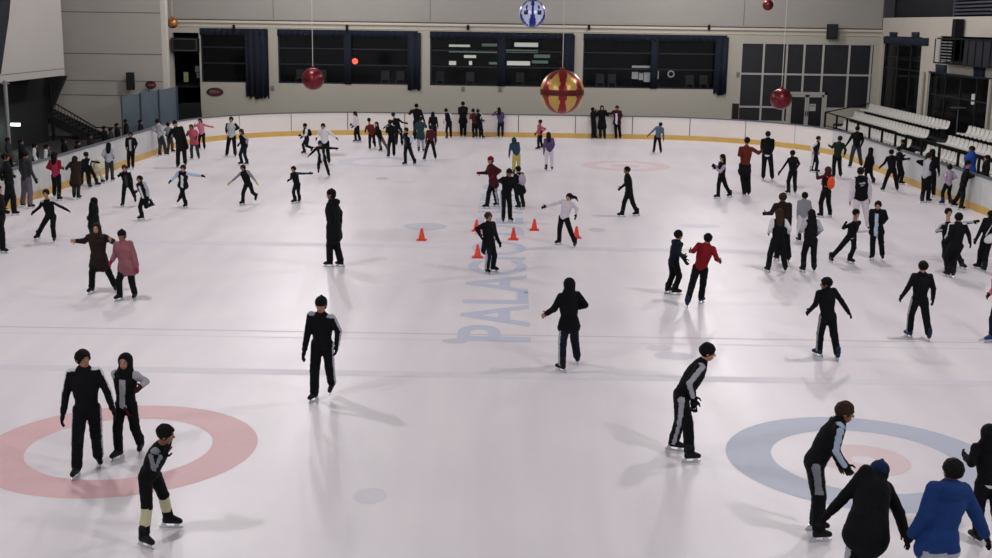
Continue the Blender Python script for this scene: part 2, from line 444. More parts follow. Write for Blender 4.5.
    if hem:
        lo_ = -.02*sc if not coat else -(.03+.085*coat)*sc
        mi[(ut < lo_+(.03 if not coat else .008)*sc) & (np.abs(lt) < .12*sc)] = 4
    if back:
        mi[(ft < -.03*sc) & (np.abs(lt) < .045*sc) & (np.abs(ut-.25*sc) < .012*sc)] = 5
        mi[(ft < -.03*sc) & (np.abs(lt) < .025*sc) & (np.abs(ut-.215*sc) < .009*sc)] = 5
    if cuff:
        for sh, el, wr, s_ in arms:
            mi[np.linalg.norm(C-wr, axis=1) < .05*sc] = 6
    nm = 'coat' if coat else 'jacket'
    mesh_obj(nm, v, f, [cloth(j), cloth(sl or j), cloth(st or j), cloth(fr or j), cloth(hem or j), cloth(back or j), cloth(cuff or j)], root, mi, True, tuple(P0.tolist()))
    # ---------------- trousers
    T = SDF(cb, 0.03)
    T.ell(P0-d*.005*sc, np.array((.08, .064, .06))*sc, ax)
    for hp, kn, an, fd, s_, lf_ in legs:
        T.cone(hp, kn, .060*sc, .047*sc); T.cone(kn, an+(kn-an)*.10, .046*sc, .044*sc, k=.02)
    if skirt: T.cone(P0, P0-d*.09*sc, .08*sc, .12*sc, k=.03)
    v, f = T.mesh(0.005 if mid else 0)
    C = v[f].mean(1).astype(float); mi = np.zeros(len(C), int)
    if ts or shinc:
        for hp, kn, an, fd, s_, lf_ in legs:
            ot = unit(lf*s_)
            for a, b in ((hp, kn), (kn, an)):
                dd, tt, off = seg_t(C, a, b)
                if ts: mi[(dd < .07*sc) & ((off@ot) > .86*dd)] = 1
                if shinc and a is kn: mi[(dd < .06*sc) & (tt < .62) & (tt > .05)] = 2
    if skirt: mi[(C-P0)@d > -.13*sc] = 3
    mesh_obj('trousers', v, f, [cloth(t), cloth(ts or t), cloth(shinc or t), cloth(skirt or t)], root, mi, True, tuple(P0.tolist()))
    # ---------------- skates
    bootm = mat('boot_'+sk, CLOTH[sk], rough=0.6, var=0.1, spec=.2)
    met = mat('blade_steel', 'c8ccd2', rough=0.25, metal=0.9)
    for hp, kn, an, fd, s_, lf_ in legs:
        up = unit(kn-an) if lf_ else np.array([0, 0, 1.0]); fd = unit(fd-up*np.dot(fd, up)); sd = np.cross(up, fd)
        K = SDF(ch*1.1, .02); a0 = an
        K.cone(a0+up*.09-fd*.01, a0-fd*.02, .050, .045); K.cone(a0-fd*.035-up*.03, a0+fd*.13-up*.035, .038, .032); K.cone(a0+up*.02, a0+fd*.10-up*.02, .04, .03)
        v, f = K.mesh()
        boot = mesh_obj('ice_skate', v, f, [bootm], root, smooth=True, loc=tuple(a0.tolist()))
        Bq = MB(); zb = -.125
        prof = [(-.11, zb+.004), (-.09, zb), (.13, zb), (.165, zb+.014), (.165, zb+.028), (-.11, zb+.028)]
        w = .0025 if near else .004
        Bq.prism([a0+fd*x+up*z-sd*w for x, z in prof], sd*2*w)
        for x in (-.06, .09):
            Bq.prism([a0+fd*(x-.035)+up*(zb+.026)-sd*.009, a0+fd*(x+.035)+up*(zb+.026)-sd*.009, a0+fd*(x+.02)+up*(-.06)-sd*.009, a0+fd*(x-.02)+up*(-.06)-sd*.009], sd*.018)
        Bq.build('blade', met, boot, loc=tuple(a0.tolist()))
    # ---------------- hair, hats, hoods
    HS = SDF(ch*1.15, .05*hh)
    if hair in ('short', 'long', 'pony', 'blow', 'spiky'):
        HS.ell(HP(0, -.06, .13), np.array((.415, .48, .45))*hh, A)
        if hair == 'long':
            HS.ell(HP(0, -.2, -.15), np.array((.40, .30, .45))*hh, A, k=.1*hh)
            HS.cone(HP(.2, -.26, -.2), HP(.16, -.38, -1.05), .26*hh, .19*hh); HS.cone(HP(-.2, -.26, -.2), HP(-.16, -.38, -1.05), .26*hh, .19*hh)
            HS.cone(HP(0, -.3, -.2), HP(0, -.42, -1.2), .26*hh, .18*hh)
        if hair == 'pony': HS.cone(HP(0, -.5, .15), HP(0, -.62, -.6), .11*hh, .07*hh)
        if hair == 'blow': HS.cone(HP(0, -.3, .1), HP(0, -.3, .1)+np.array([.75*hh, 0, -.1*hh]), .3*hh, .16*hh); HS.cone(HP(0, -.3, .1)+np.array([.6*hh, 0, -.05*hh]), HP(0, -.3, .1)+np.array([1.0*hh, 0, -.55*hh]), .17*hh, .07*hh)
        HS.ell(HP(0, .42, -.16), np.array((.30, .42, .38))*hh, A, neg=True)
        if hair == 'short': HS.ell(HP(0, .12, -.62), np.array((.5, .62, .45))*hh, A, neg=True)
        v, f = HS.mesh(0.006 if mid else 0)
        mesh_obj('hair', v, f, [HAIR[hc]], root, smooth=True, loc=tuple(H0.tolist()))
    else:
        kind, colr = hair.split(':')
        if kind == 'beanie':
            HS.ell(HP(0, -.05, .2), np.array((.40, .47, .42))*hh, A); HS.cone(HP(0, -.08, .5), HP(0, -.12, .62), .12*hh, .08*hh)
            HS.ell(HP(0, .1, -.42), np.array((.7, .8, .5))*hh, A, neg=True)
            v, f = HS.mesh(); mesh_obj('beanie', v, f, [cloth(colr)], root, smooth=True, loc=tuple(H0.tolist()))
            H2 = SDF(ch*1.15, .03*hh); H2.ell(HP(0, -.12, -.02), np.array((.375, .38, .38))*hh, A); H2.ell(HP(0, .42, -.1), np.array((.36, .42, .5))*hh, A, neg=True)
            v, f = H2.mesh(); mesh_obj('hair', v, f, [HAIR[hc]], root, smooth=True, loc=tuple(H0.tolist()))
        else:
            HS.ell(HP(0, -.07, .1), np.array((.44, .52, .50))*hh, A); HS.cone(HP(0, -.12, -.25), Sc+d*.005*sc, .42*hh, .56*hh, k=.12*hh)
            HS.ell(HP(0, .45, -.02), np.array((.30, .5, .40))*hh, A, neg=True)
            v, f = HS.mesh(); mesh_obj('hood', v, f, [cloth(colr)], root, smooth=True, loc=tuple(H0.tolist()))
            H2 = SDF(ch*1.15, .03*hh); H2.ell(HP(0, 0, .16), np.array((.37, .41, .38))*hh, A); H2.ell(HP(0, .42, -.12), np.array((.34, .42, .42))*hh, A, neg=True)
            v, f = H2.mesh(); mesh_obj('hair', v, f, [HAIR[hc]], root, smooth=True, loc=tuple(H0.tolist()))
    return dict(root=root, P0=P0, d=d, f2=f2, l2=l2, sc=sc, Sc=Sc, arms=arms)

def backpack(q, colr, label, big=1.0):
    sc = q['sc']; d, f2, l2 = q['d'], q['f2'], q['l2']; c = q['P0']+d*.19*sc-f2*.125*sc; ax = np.array([l2, f2, d])
    S = SDF(.014, .02); S.ell(c, np.array((.085*big, .055*big, .125*big))*sc, ax); S.ell(c-f2*.035*sc-d*.04*sc, np.array((.06, .035, .06))*sc*big, ax, k=.01)
    v, f = S.mesh(); loc = tuple((c-d*.12*sc).tolist())
    r = empty('backpack', loc, label, 'backpack')
    mesh_obj('bag_body', v, f, [cloth(colr)], r, smooth=True, loc=loc)
    b = MB()
    for s in (1, -1):
        pts = [c+l2*.05*sc*s+f2*.04*sc+d*.1*sc, q['Sc']+l2*.06*sc*s+d*.04*sc, q['Sc']+l2*.06*sc*s+f2*.07*sc-d*.02*sc, q['P0']+l2*.08*sc*s+f2*.07*sc+d*.14*sc, c+l2*.08*sc*s-d*.08*sc+f2*.03*sc]
        m2 = MB().tube(pts, .012, 8); m2.build('strap', cloth(colr), r)
    return r
LIGHT, WORLD, EXPO = 1450, 0.5, 0.0
# ------------------------------------------------------------------ skaters (where each stands was read off the photograph)
R = {}
person((83,358),(87,409),[(77,475),(99,463)],((62,419),(115,414)),12,'tall dark-haired boy in black tracksuit beside the hooded girl, inside the red ring',sl='K',st='W',ts='LG',hd=35,hair='spiky')
person((125,361),(126,406),[(119,457),(141,450)],((127,411),(143,392)),352,'hooded girl in black jacket with pale sleeves, inside the red ring',sl='LG',hair='hood:K',hc='d',fr='LG',gl='MR')
person((166,433),(149,474),[(144.5,544),(169,525)],((159,455),(162,452)),72,'crouching skater in black with grey side stripe and pale shins, lowest left',j='K',st='G',shinc='CR',hd=20)
person((321,304),(322.5,344),[(314.5,399),(332,389,1)],((302.5,361),(338,350)),350,'lone boy in black tracksuit with one pale sleeve gliding beyond the red ring',hair='beanie:K',st='LG',ts='LG')
person((569,284),(569,325),[(562,370),(577,362)],((544,317),(578,312)),205,'boy in black hooded top and striped navy trousers, back turned, right of ice lettering',hair='hood:K',t='N',ts='LG',gl=None,coat=.2)
person((708,351),(681,397),[(673,448),(689,460)],((691,402),(692,405)),84,'boy in black tracksuit with pale stripes bending over, left of the blue ring',st='LG',ts='LG')
person((845,411),(814,463),[(815,528),(818,539)],((845,472),(838,466)),84,'boy bent forward in black tracksuit with grey leg stripe, inside the blue ring',hc='b',st='LB',ts='G')
person((878,472),(865,524),[(850,606),(868,594)],((822,521),(908,541)),200,'person in wide black coat and dark blue knitted cap leaning forward at the bottom edge',hair='beanie:N2',coat=.7,ts='LG',h=1.66,bulk=1.0,flare=1.05)
person((953,466),(939,538),[(922,622),(944,612)],((909,541),(990,545)),192,'person in bright blue padded jacket holding hands out, bottom right',j='BL',coat=.45,hem='LG',hair='short',h=1.66,bulk=1.12,slim=.92,collar=1)
person((989,433),(989,483),[(977,541),(998,545)],((961,461),(1018,470)),180,'skater in black top with white hem at the right edge, beyond the blue jacket',hair='hood:K',hem='W')
# middle of the ice
person((331,194),(334,231),[(330,265.5),(341,265.5)],((332,230),(341,227)),262,'tall man in long black coat and cap standing alone left of centre',hair='beanie:K',coat=1,gl='K',bulk=1.05,collar=1)
person((46,193),(50.5,213),[(38,238.5),(54.5,241)],((33,213.5),(69,211)),0,'boy in black tracksuit with arms spread low near the left boards',st='LG',sl='K')
person((93.5,201),None,[(92,238),(97,238)],None,262,'person in a knee-length black coat standing behind the dark hooded coat',coat=1.5,hair='hood:K',t='DG',bulk=1.2)
person((96.5,228),(99,260),[(92,292),(115.5,290)],((72.5,242),(114,241)),0,'person in dark brown hooded coat reaching left, beside the dusty pink coat',j='BR',hair='hood:BR',coat=1.0,gl=None,bulk=1.08)
person((121.7,235),(127,265),[(120,299),(135,298)],((111,264),(138,270)),348,'person in dusty pink quilted coat and black knitted cap looking down',j='RS',hair='beanie:K',coat=.45,gl='HP',bulk=1.15)
person((124.5,168),(127,184.5),[(123,206),(135,199.5,1)],((117,177),(133,188)),12,'dark red haired kid in black with one white sleeve pushing off near the left boards',st='W',hc='b',fr='DG')
person((139.5,179),(145,197),[(142,219),(152,207,1)],((136,194),(149,199)),335,'boy in pale-sleeved top with raised back leg, in front of red-haired kid',fr='W',sl='LG',gl='K')
person((183,168),(183,184),[(186,207),(180,201,1)],((170,182),(205,176.5)),0,'kid with open dark jacket over white shirt and pale blue sleeves, arms spread wide',sl='LB',fr='W',coat=.15)
person((243,168),(248,184),[(243,204),(256,198,1)],((227.5,185),(260,187)),345,'kid with grey sleeves and yellow gloves leaning over one leg',sl='G',gl='YE')
person((293.4,169),(297,184.5),[(295,202.5),(299.5,201.5)],((288,182),(312,173.5)),335,'kid in dark tracksuit, one arm straight out right, other hand on hip',sl='J')
person((320,143.5),(322,157),[(318.6,171,1),(328.6,175.5)],((308.6,156),(337,148.5)),8,'kid with a dark jacket flying open over a white shirt and a dark green cap',hair='beanie:GR',fr='W',coat=.1)
person((323,126),(325,142),[(321,163.5),(329,163.5)],((316,140),(337.5,139)),352,'kid in white shirt directly behind the kid with the flying jacket',j='W',gl='K')
R['pack1']=person((304.7,125.5),(307,139),[(304.5,153.5),(312,150,1)],((300,136.5),(302,138)),300,'kid in dark tracksuit with white sleeves wearing a black backpack',sl='W',t='N')
person((354.8,113.5),(357.3,128),[(356,141.8),(360,141.5)],((351.5,125.5),(353,127)),300,'long-haired girl in white top with purple skates by the far boards',j='WP',hair='long',hc='k',sk='PR',t='K')
person((369,120),(371.7,134),[(370,149),(375,147)],((365,133.5),(374,133)),190,'boy in dark red sweater seen from behind near the faint far blue ring',j='BR2',gl=None)
person((376.5,124),(381,135),[(381,151),(387,149)],None,340,'kid in black hooded jacket and khaki trousers bending beside the red sweater',t='KH',hair='hood:K')
person((390,122),(392,139),[(388.6,157),(394,156.6)],((387,133),(401.5,134)),200,'boy in black with wide striped trousers at the far blue ring, back turned',st='LG',ts='G')
person((393.3,114.5),(398.5,130),[(396.5,145),(402,145)],((384,128),(407,124)),180,'boy in black with both arms spread low, behind the boy with white shoulder stripes',top='thin')
person((406,130),(407.5,144.4),[(405.5,164.4),(415,164)],((403,143),(411.5,145)),320,'small boy in dark tracksuit with pale sleeves, nearest at the far blue ring',sl='LB',fr='DG')
person((416.5,105.8),(417,122),[(415,140),(420,140)],((408.6,112),(425,123)),180,'tallest dark figure reaching left towards the top of the far boards',hair='short')
person((420.5,119),(420.5,134),[(418.8,151.5),(423.3,151)],((413,134),(427,127)),180,'person in dark teal coat and pale grey trousers in front of the tallest figure',j='TL',t='LI',coat=.7)
person((433,113.8),(433.5,127),[(431.5,142),(435.5,141.5)],None,172,'long-haired girl in black top at the far boards above the maroon skater',hair='long',st='DG')
person((431.3,127.5),(430.5,140),[(424.5,159.8),(435.5,159)],None,195,'small skater in maroon with legs planted wide on the ice, right of the grey trousers',j='MR',ts='DG')
person((446,110.3),(449,124),[(447,138.3),(451,138)],((443.5,123),(452,122)),200,'boy in black waistcoat with white sleeves and white trouser stripe at the far boards',sl='W',ts='LG')
person((463,103.6),(463,119),[(461.5,136.2),(465,136.2)],((460,109),(466,109)),180,'tall dark figure leaning on the far boards, nearest the boy with white sleeves',coat=.5)
person((473,110.6),(475,123.6),[(473.8,137.8),(476.5,137.8)],((470,119),(478,120)),195,'kid in crimson jacket facing the far boards',j='MR',back=None,sl='RD')
person((478,111),(480,123.6),[(480,138),(483,138)],((483,121),(477,120)),160,'kid in black and white tracksuit right of the crimson jacket at the far boards',st='W',ts='W')
person((499,109.4),(501,123),[(498.7,136.3),(502.5,136.3)],((493.7,112.5),(503,121)),185,'girl in purple top and navy jeans with an arm on the far boards',j='PU',t='N',hair='long')
person((540,121.7),(540,133.5),[(538.5,149.3),(542,148)],((535.8,134.5),(543,133)),300,'kid in hot pink jacket skating left of the large red and gold ball shadow',j='PK',gl='K')
person((548.5,134.6),(549.5,151),[(546,169.8),(552,169.5)],((543.8,154.5),(553,150)),185,'girl in lilac jacket and white trousers with long brown hair',j='PU',t='WP',sl='PR',hair='long',hc='d')
person((514,140),(516.5,155),[(513.5,174.5),(519,174.5)],((509,157),(519,156)),190,'person in teal hooded top and yellow trousers behind the group at the cones',j='TL2',hair='hood:TL',t='YE',gl='TL')
person((490.4,160),(493.7,183),[(487,207.5),(497,205.5)],((478.7,174.6),(495,178)),295,'person in red knitted hat and maroon coat pointing left, beyond the cones',j='MR',hair='beanie:RD',coat=.25,ts='LG',gl='RD')
person((509.3,172.5),(505.8,193),[(503,221.5),(510,220.5)],((500,184.5),(516.8,199)),20,'black-clad boy in a peaked beanie standing nearest the cones, white stripe on the leg',hair='beanie:K',ts='LG')
R['pack2']=person((518,169),(520.5,188.5),[(519,208.3),(523.5,208)],None,215,'person in black with a pale backpack right of the boy in the peaked beanie',hair='short',coat=.7)
person((488.5,216.5),(488.5,244),[(487,272.6),(493,270.5)],((479,238),(499.5,244.5)),42,'boy in thick black jacket and navy striped trousers between the left cones',coat=1,t='N',ts='LG',hc='b')
person((569,197),(564,218),[(559,243.5),(575,246)],((541.5,207.7),(577,217.5)),330,'girl in white hoodie with black hair flying, left arm stretched out by the cones',j='WP',hair='blow',t='K')
person((626.8,169.8),(629.5,193),[(622,216),(637,215)],((620.8,189.5),(628,193)),278,'boy all in black with rolled wide trousers striding left across the middle',hair='short')
person((660.5,124.5),(657.5,137),[(653.8,152.5),(660.8,152.9)],((647.5,136.3),(663.8,141.8)),180,'kid in slate blue sweater with one arm out, alone by the far boards',j='SB',gl='K')
person((593,109.5),(593.5,122),[(591.5,137.4),(594.5,137.4)],((597,112),(591,120)),120,'dark-clad person left of the long-haired woman at the far boards')
person((602,107.5),(602,121),[(599.8,137.8),(604,137.8)],((598,113),(606,112)),0,'woman with long black hair, white neckline and long black skirt against the far boards',hair='long',coat=1.8,fr='K',sl='K')
person((617,107.8),(617,121),[(615,137.5),(619,137.5)],((607.5,114),(620,121)),345,'person in maroon cardigan over a white shirt pointing left at the far boards',j='MR',fr='W',coat=.3)
# right half
person((722.3,157),(722,173),[(718,197.6),(730,196.3)],((713,167),(713.5,169)),290,'long-haired girl in black with pale sleeves held in front, left of the rust sweater',hair='long',sl='LI',gl='K')
person((747,140.3),(745,164),[(744.5,195.2),(748.5,195)],((739.5,153.8),(764.5,151)),185,'person in rust sweater with dark jacket round the waist, touching next skater',j='BR2',skirt='K')
person((768,134),(767.3,156),[(763,179),(772,179.4)],((763,155),(771,155)),165,'person in black top over a white shirt tail touched by the rust sweater',hem='W')
person((792.4,153),(793,172),[(788.5,193.3),(795,192.5)],((778.5,174.3),(797,170)),200,'boy all in black swinging a straight arm down to the left, right of centre',top='thin')
person((818.7,138.5),(814.5,155),[(811,171.3),(816,172)],((812,153),(818,154)),50,'boy in navy and white tracksuit leaning forward near the right far curve',sl='W',t='N',ts='W',j='N',gl=None)
person((839.9,138.5),(837,157.5),[(833.5,177),(840.3,177)],((827.5,146.7),(845,156)),182,'person in dark green fleece with one arm out to the left, facing the right boards',j='GR',gl='GL')
person((857.4,128.5),(856.5,146.5),[(850,167),(861,166.5)],((846,146),(862,146)),182,'person in dark top and wide grey trousers standing against the right curve of the boards',t='DG')
person((870.5,150),(869,165.8),[(865.5,180.5),(873.5,183.5)],None,205,'person in a dark padded jacket right of the wide grey trousers',hair='hood:K',coat=.5)
person((860.5,171),(860.8,199),[(855,229.5),(868.5,229.3)],((850,203),(870,201.5)),182,'man in black waistcoat with white lettering, pale sleeves and baggy pale trousers seen from behind',sl='WP',t='WP',back='LG',gl=None,bulk=1.22)
person((856.3,213),(851.5,231),[(830.5,261),(849.5,262)],((842,224.5),(855,230)),20,'child in black with white waistband stepping wide, near man in pale trousers',hem='W',hd=10)
person((878,205),(876.8,229),[(872,258.3),(882,258.6)],((871,230),(883,226)),335,'boy in open black jacket over pale shirt, right of the stepping child',fr='LB',hair='short',coat=.3)
person((782.7,197),(782,226),[(777,259.5),(788.3,261)],((763.3,216),(789.5,237)),185,'person in dark brown sweater with left arm out, behind the long brown hair',j='BR',hc='b')
person((779.3,213),(777.8,241),[(767.8,271),(785,271)],((768,235.5),(790,235.5)),182,'person with long brown hair and white sleeves, back turned, left of pair',sl='W',hair='long',hc='b')
person((804.7,195.5),(803,218),[(799,241),(805,240)],((797.5,219),(811,217)),182,'kid in pale grey hoodie and pinkish trousers beyond the pair with white sleeves',j='G',t='WP')
person((811.5,213.5),(810.8,241),[(803,271),(813.8,271)],((799,235),(819,236)),182,'person with long black hair and pale sleeves, back turned, right of the pair',sl='LG',hair='long')
R['pack3']=person((827.8,170),(826,195),[(821,216.5),(830,216)],((814.5,173),(822,197)),205,'person in dark red hood carrying an orange backpack, wide black trousers',hair='hood:MR',sl='MR')
person((891.3,152),(892,170),[(883,190.5),(897,190.6)],((880,168),(901,160)),182,'person in black with arms and legs spread in an A shape near the right boards')
person((906,149),(905.8,167.5),[(903,183.3),(907,184)],((903,158),(909,160)),100,'dark figure leaning against the right boards beside the A-shaped skater')
person((929.3,155.5),(926.3,178),[(921.6,202),(927.5,201.5)],((921,167),(934,173)),118,'person with long dark hair in a grey-white jacket by the right boards',j='LG',sl='K',hair='short',hc='d',t='K',sk='N2')
person((933.5,152),(932,173),[(929,197.5),(934,196)],None,150,'dark figure with raised shoulders just behind the grey-white jacket',hair='hood:K')
person((949.5,167.5),(948,186),[(942.5,204),(950,204)],((944,178),(953,181)),192,'person in pale mauve jacket and dark trousers at the right boards',j='LI',t='K',sk='N2')
person((974.7,163.5),(969,186),[(959.5,206),(967,209.3)],((979,175),(978,177)),70,'person in black with a red scarf leaning on top of the right boards',cuff='RD')
person((948.6,212),(948,236),[(943.5,260),(961.5,267.6)],((943,232),(979.5,221)),10,'person in black with a white collar raising one arm to the right',st='LG')
person((958.7,216),(956,246),[(947.5,275.6),(952.5,276.4)],((945,241),(971,245)),182,'person in black with white shoulder patches standing in front of the raised arm',sl='K',st='W',h=1.6)
R['bag']=person((991,214.5),(987,239),[(978.5,268),(984,271)],((975,242),(996,238)),200,'person in black at the right edge with white bag at the hip')
person((1001,271),(1001,307),[(991.5,340.5),(1006,339)],((988,298),(1014,303)),300,'skater at the far right edge with a pink sleeve, maroon glove and blue skate',j='PK2',gl='MR',sk='BL',t='N')
person((923,266),(919.5,300),[(909,336),(928.5,339)],((901,298.5),(933.5,302)),182,'boy in black, back turned, with pale leg stripe and blue skates, right side',ts='LG',sk='N2')
person((826,283),(827.7,316),[(818.5,355),(837,358.5)],((808,314),(851.5,316.5)),195,'boy in black tracksuit with hands away from his sides, back turned, right middle',ts='G',sk='N2',hd=60)
person((678.7,234.5),(673.5,262),[(667.5,292),(674.5,293.5)],((688,266),(684,259)),115,'boy in dark tracksuit leaning beside the red sweater on the centre ice',j='N',t='K',st='GR')
person((708,238),(700.5,267.5),[(687,306),(700.7,302)],((687.8,253.5),(721,264)),158,'boy in bright red sweater with black hair, arms out on the centre ice',j='RD',sk='N2')
# left boards
person((-2,189),(0,218),[(3,252),(-6,250)],((4,214),(-9,216)),90,'dark figure cut off by the left edge of the picture nearest the camera')
person((5,155.5),(9,183),[(14,214.5),(2,213)],((11,178),(0,180)),110,'tall dark figure with one leg back at the left edge against the boards',h=1.8)
person((18.5,154),(19.5,180),[(16,206),(23.5,207.5)],None,150,'person in purple-grey trousers leaning over the left boards',t='PG',j='DG')
person((54.7,155),(56,175.5),[(54.5,196.5),(59,200)],((52,172),(63.5,170.5)),170,'person in bright red jacket holding on beside the left boards',j='HP',sl='RD',hair='long')
person((75,159),(75.5,176),[(74.3,198.3),(78.5,198.5)],((65,170.5),(80,178)),182,'person in long dark coat and grey leggings next to the bright red jacket',j='BR',coat=1.6,t='DG',hair='long',hc='d')
person((86.3,154.5),(89.5,169),[(90,187.8),(97,185.5)],((100,163),(88,167)),158,'boy in black with a white stripe along his right arm at the left boards',st='W')
person((97,162.5),(98,173),[(97,184.3),(102.5,183)],None,182,'small child in cream padded suit between the white-striped boy and the white jacket',j='CR',t='CR',gl='CR',coat=.5,hair='hood:CR')
person((81.5,161.5),(82.5,172),[(80,184.5),(86,184.5)],None,200,'small dark kid by the left boards behind the long dark coat')
person((108.8,145.3),(109,161.5),[(107,181.3),(112.5,180.5)],((104,159),(114,159)),182,'person in white jacket and grey jeans seen from behind at the left boards',j='LG',t='DG',hair='long')
person((130.6,134.5),(131,150),[(129,168.3),(133,168.3)],((126,149),(136,149)),5,'man in open dark jacket over white shirt with his back to the left boards',fr='LG')
person((157.6,121.3),(160.5,137),[(159.5,155.5),(165.8,154.8)],((155,133),(166,136)),140,'person in pale grey jacket leaning over the left far boards',j='LG',t='DG',hc='k')
person((168,124.5),(169.5,138.5),[(168,152.8),(172.5,152.2)],((164,135),(173,137)),160,'person in grey-white sweatshirt between the pale grey jacket and the dark coat',j='G',t='DG')
person((175,123.5),(181,142),[(178,167),(185.3,165.3)],((168,139),(188,148)),10,'dark-coated adult stretching an arm back to the left, left of the two in pink',coat=.8,hair='beanie:K')
person((191.2,126.6),(194,142),[(192,158.6),(198.8,158.6)],((186.2,137),(197,139)),5,'girl in dark pink coat and grey trousers, hand in hand with the dark adult',j='PK',t='DG',coat=.2,hair='long',hc='b')
person((200,120.7),(202,134.4),[(199.4,148.8),(204.6,149.2)],((193,124.5),(213,127.3)),355,'girl in light pink sweater with both arms out, behind the dark pink coat',j='PK2',hair='long',gl=None)
person((231.2,119.3),(231.7,137.5),[(227,155.8),(235.3,156.4)],((226,133.5),(237.8,131)),0,'instructor in white waistcoat front with black sleeves standing upright',j='LG',sl='K',bulk=1.05)
person((241,131.3),(244,147.3),[(241.8,164.4),(247.2,164.4)],((239,146),(248,146)),310,'girl in black top with one white sleeve and navy jeans beside the instructor',t='N',st='LG',hair='long',hc='b')

backpack(R['pack1'],'K','black backpack on the kid with the white sleeve near the far left curve')
backpack(R['pack2'],'LI','pale pinkish backpack on the dark skater beyond the cones',1.1)
backpack(R['pack3'],'OR','bright orange backpack on the skater in the dark red hood',1.0)
q=R['bag']; c=q['P0']+q['d']*.03-q['f2']*.16
S_=SDF(.014,.02); S_.ell(c,(.20,.08,.11),unit([1,0,.5])[None]*0+np.array([unit([1,0,.5]),[0,1,0],unit([-.5,0,1])])); v,f=S_.mesh()
b_=empty('shoulder_bag',tuple(c.tolist()),'white shoulder bag on the person at the right edge','bag'); mesh_obj('bag_body',v,f,[cloth('W')],b_,smooth=True,loc=tuple(c.tolist()))
MB().tube([c+[-.15,.02,.05],q['Sc']+q['f2']*-.09+[.05,0,.02],q['Sc']+[.08,0,.07],q['Sc']+q['f2']*.12],.012,8).build('strap',cloth('W'),b_)

# spectators standing on the floor outside the boards
def spect(x, y, Yd, face, label, hgt=1.65, z0=-0.02, **k):
    hpos = at_y(x, y, Yd); ft = hpos[0]
    fx = [(496, 0)]*2
    # feet straight below the head on the outer floor
    def pix(p):
        v = np.array(p)-CAM; dd = v@FWD; return (496+FPX*(v@CR)/dd, 279-FPX*(v@CU)/dd)
    a = pix((ft-.08, Yd, 0)); b = pix((ft+.08, Yd, 0)); z = hpos[2]-0.935*hgt
    pl = pix((ft, Yd, z+.53*hgt))
    return person((x, y), pl, [a, b], k.pop('hands', None), face, label, Y=Yd, X=z, h=hgt, group='spectators outside the boards', **k)
SP = [(8,140,44.5,100,'DG'),(21,142,45,95,'K'),(35,146,43.5,95,'K'),(47,147,44.5,90,'DG'),(64,141,47.5,100,'K'),(78,143,47.3,80,'K'),(90,136,50.5,90,'BR'),(104.4,128.5,53,85,'K'),(110.8,130,52.6,95,'DG'),(117,125.5,54.6,90,'K'),(126,121.5,55,95,'K'),(140.5,122,56.5,90,'N')]
SPL = ['leftmost spectator in dark grey behind the left boards, under the tube light','spectator in black second from the picture edge behind the left boards','spectator in black jacket with white shoulders behind the left boards','spectator in grey jacket with white sleeve leaning towards the left boards','spectator in black behind the bright red jacket','spectator in black behind the long dark coat','spectator in dark brown left of the railing end','spectator in black at the black railing end, left of two','spectator in dark grey at the black railing end, right of two','spectator in black left of the blue glass screen','broad spectator in black at the left end of the blue glass screen','spectator in navy standing by the dark post of the glass screen']
for (x, y, Yd, fc, c_), L_ in zip(SP, SPL):
    hp = at_y(x, y, Yd); w = 1.65
    spect(x, y, Yd, fc, L_, hgt=float(np.clip(hp[2]/.935, 1.3, 1.8)) if hp[2]/.935 > 1.2 else 1.45, j=c_, gl=None, sk='K', sl=('W' if x in (35, 47) else None), coat=.4)
spect(971.5, 149, 41.4, 265, 'person in bright blue padded jacket leaning on the right boards from outside', hgt=1.7, j='BB', coat=.5, gl=None, bulk=1.35)
spect(903, 142, 48.0, 270, 'dark-dressed spectator behind the right boards by the A-shaped skater', hgt=1.6)
spect(987, 158, 40.0, 270, 'dark-dressed spectator at the right edge beside the blue padded jacket', hgt=1.5)
# ------------------------------------------------------------------ the rink
def struct(name, mb, mats, parent=None, **k): return tag(mb.build(name, mats, parent, **k), kind=None if parent else 'structure')
Z0, Z1, XR, CRN = 2.6, 62.6, 15.0, 8.4           # ice from y=2.6 to 62.6, x=+-15

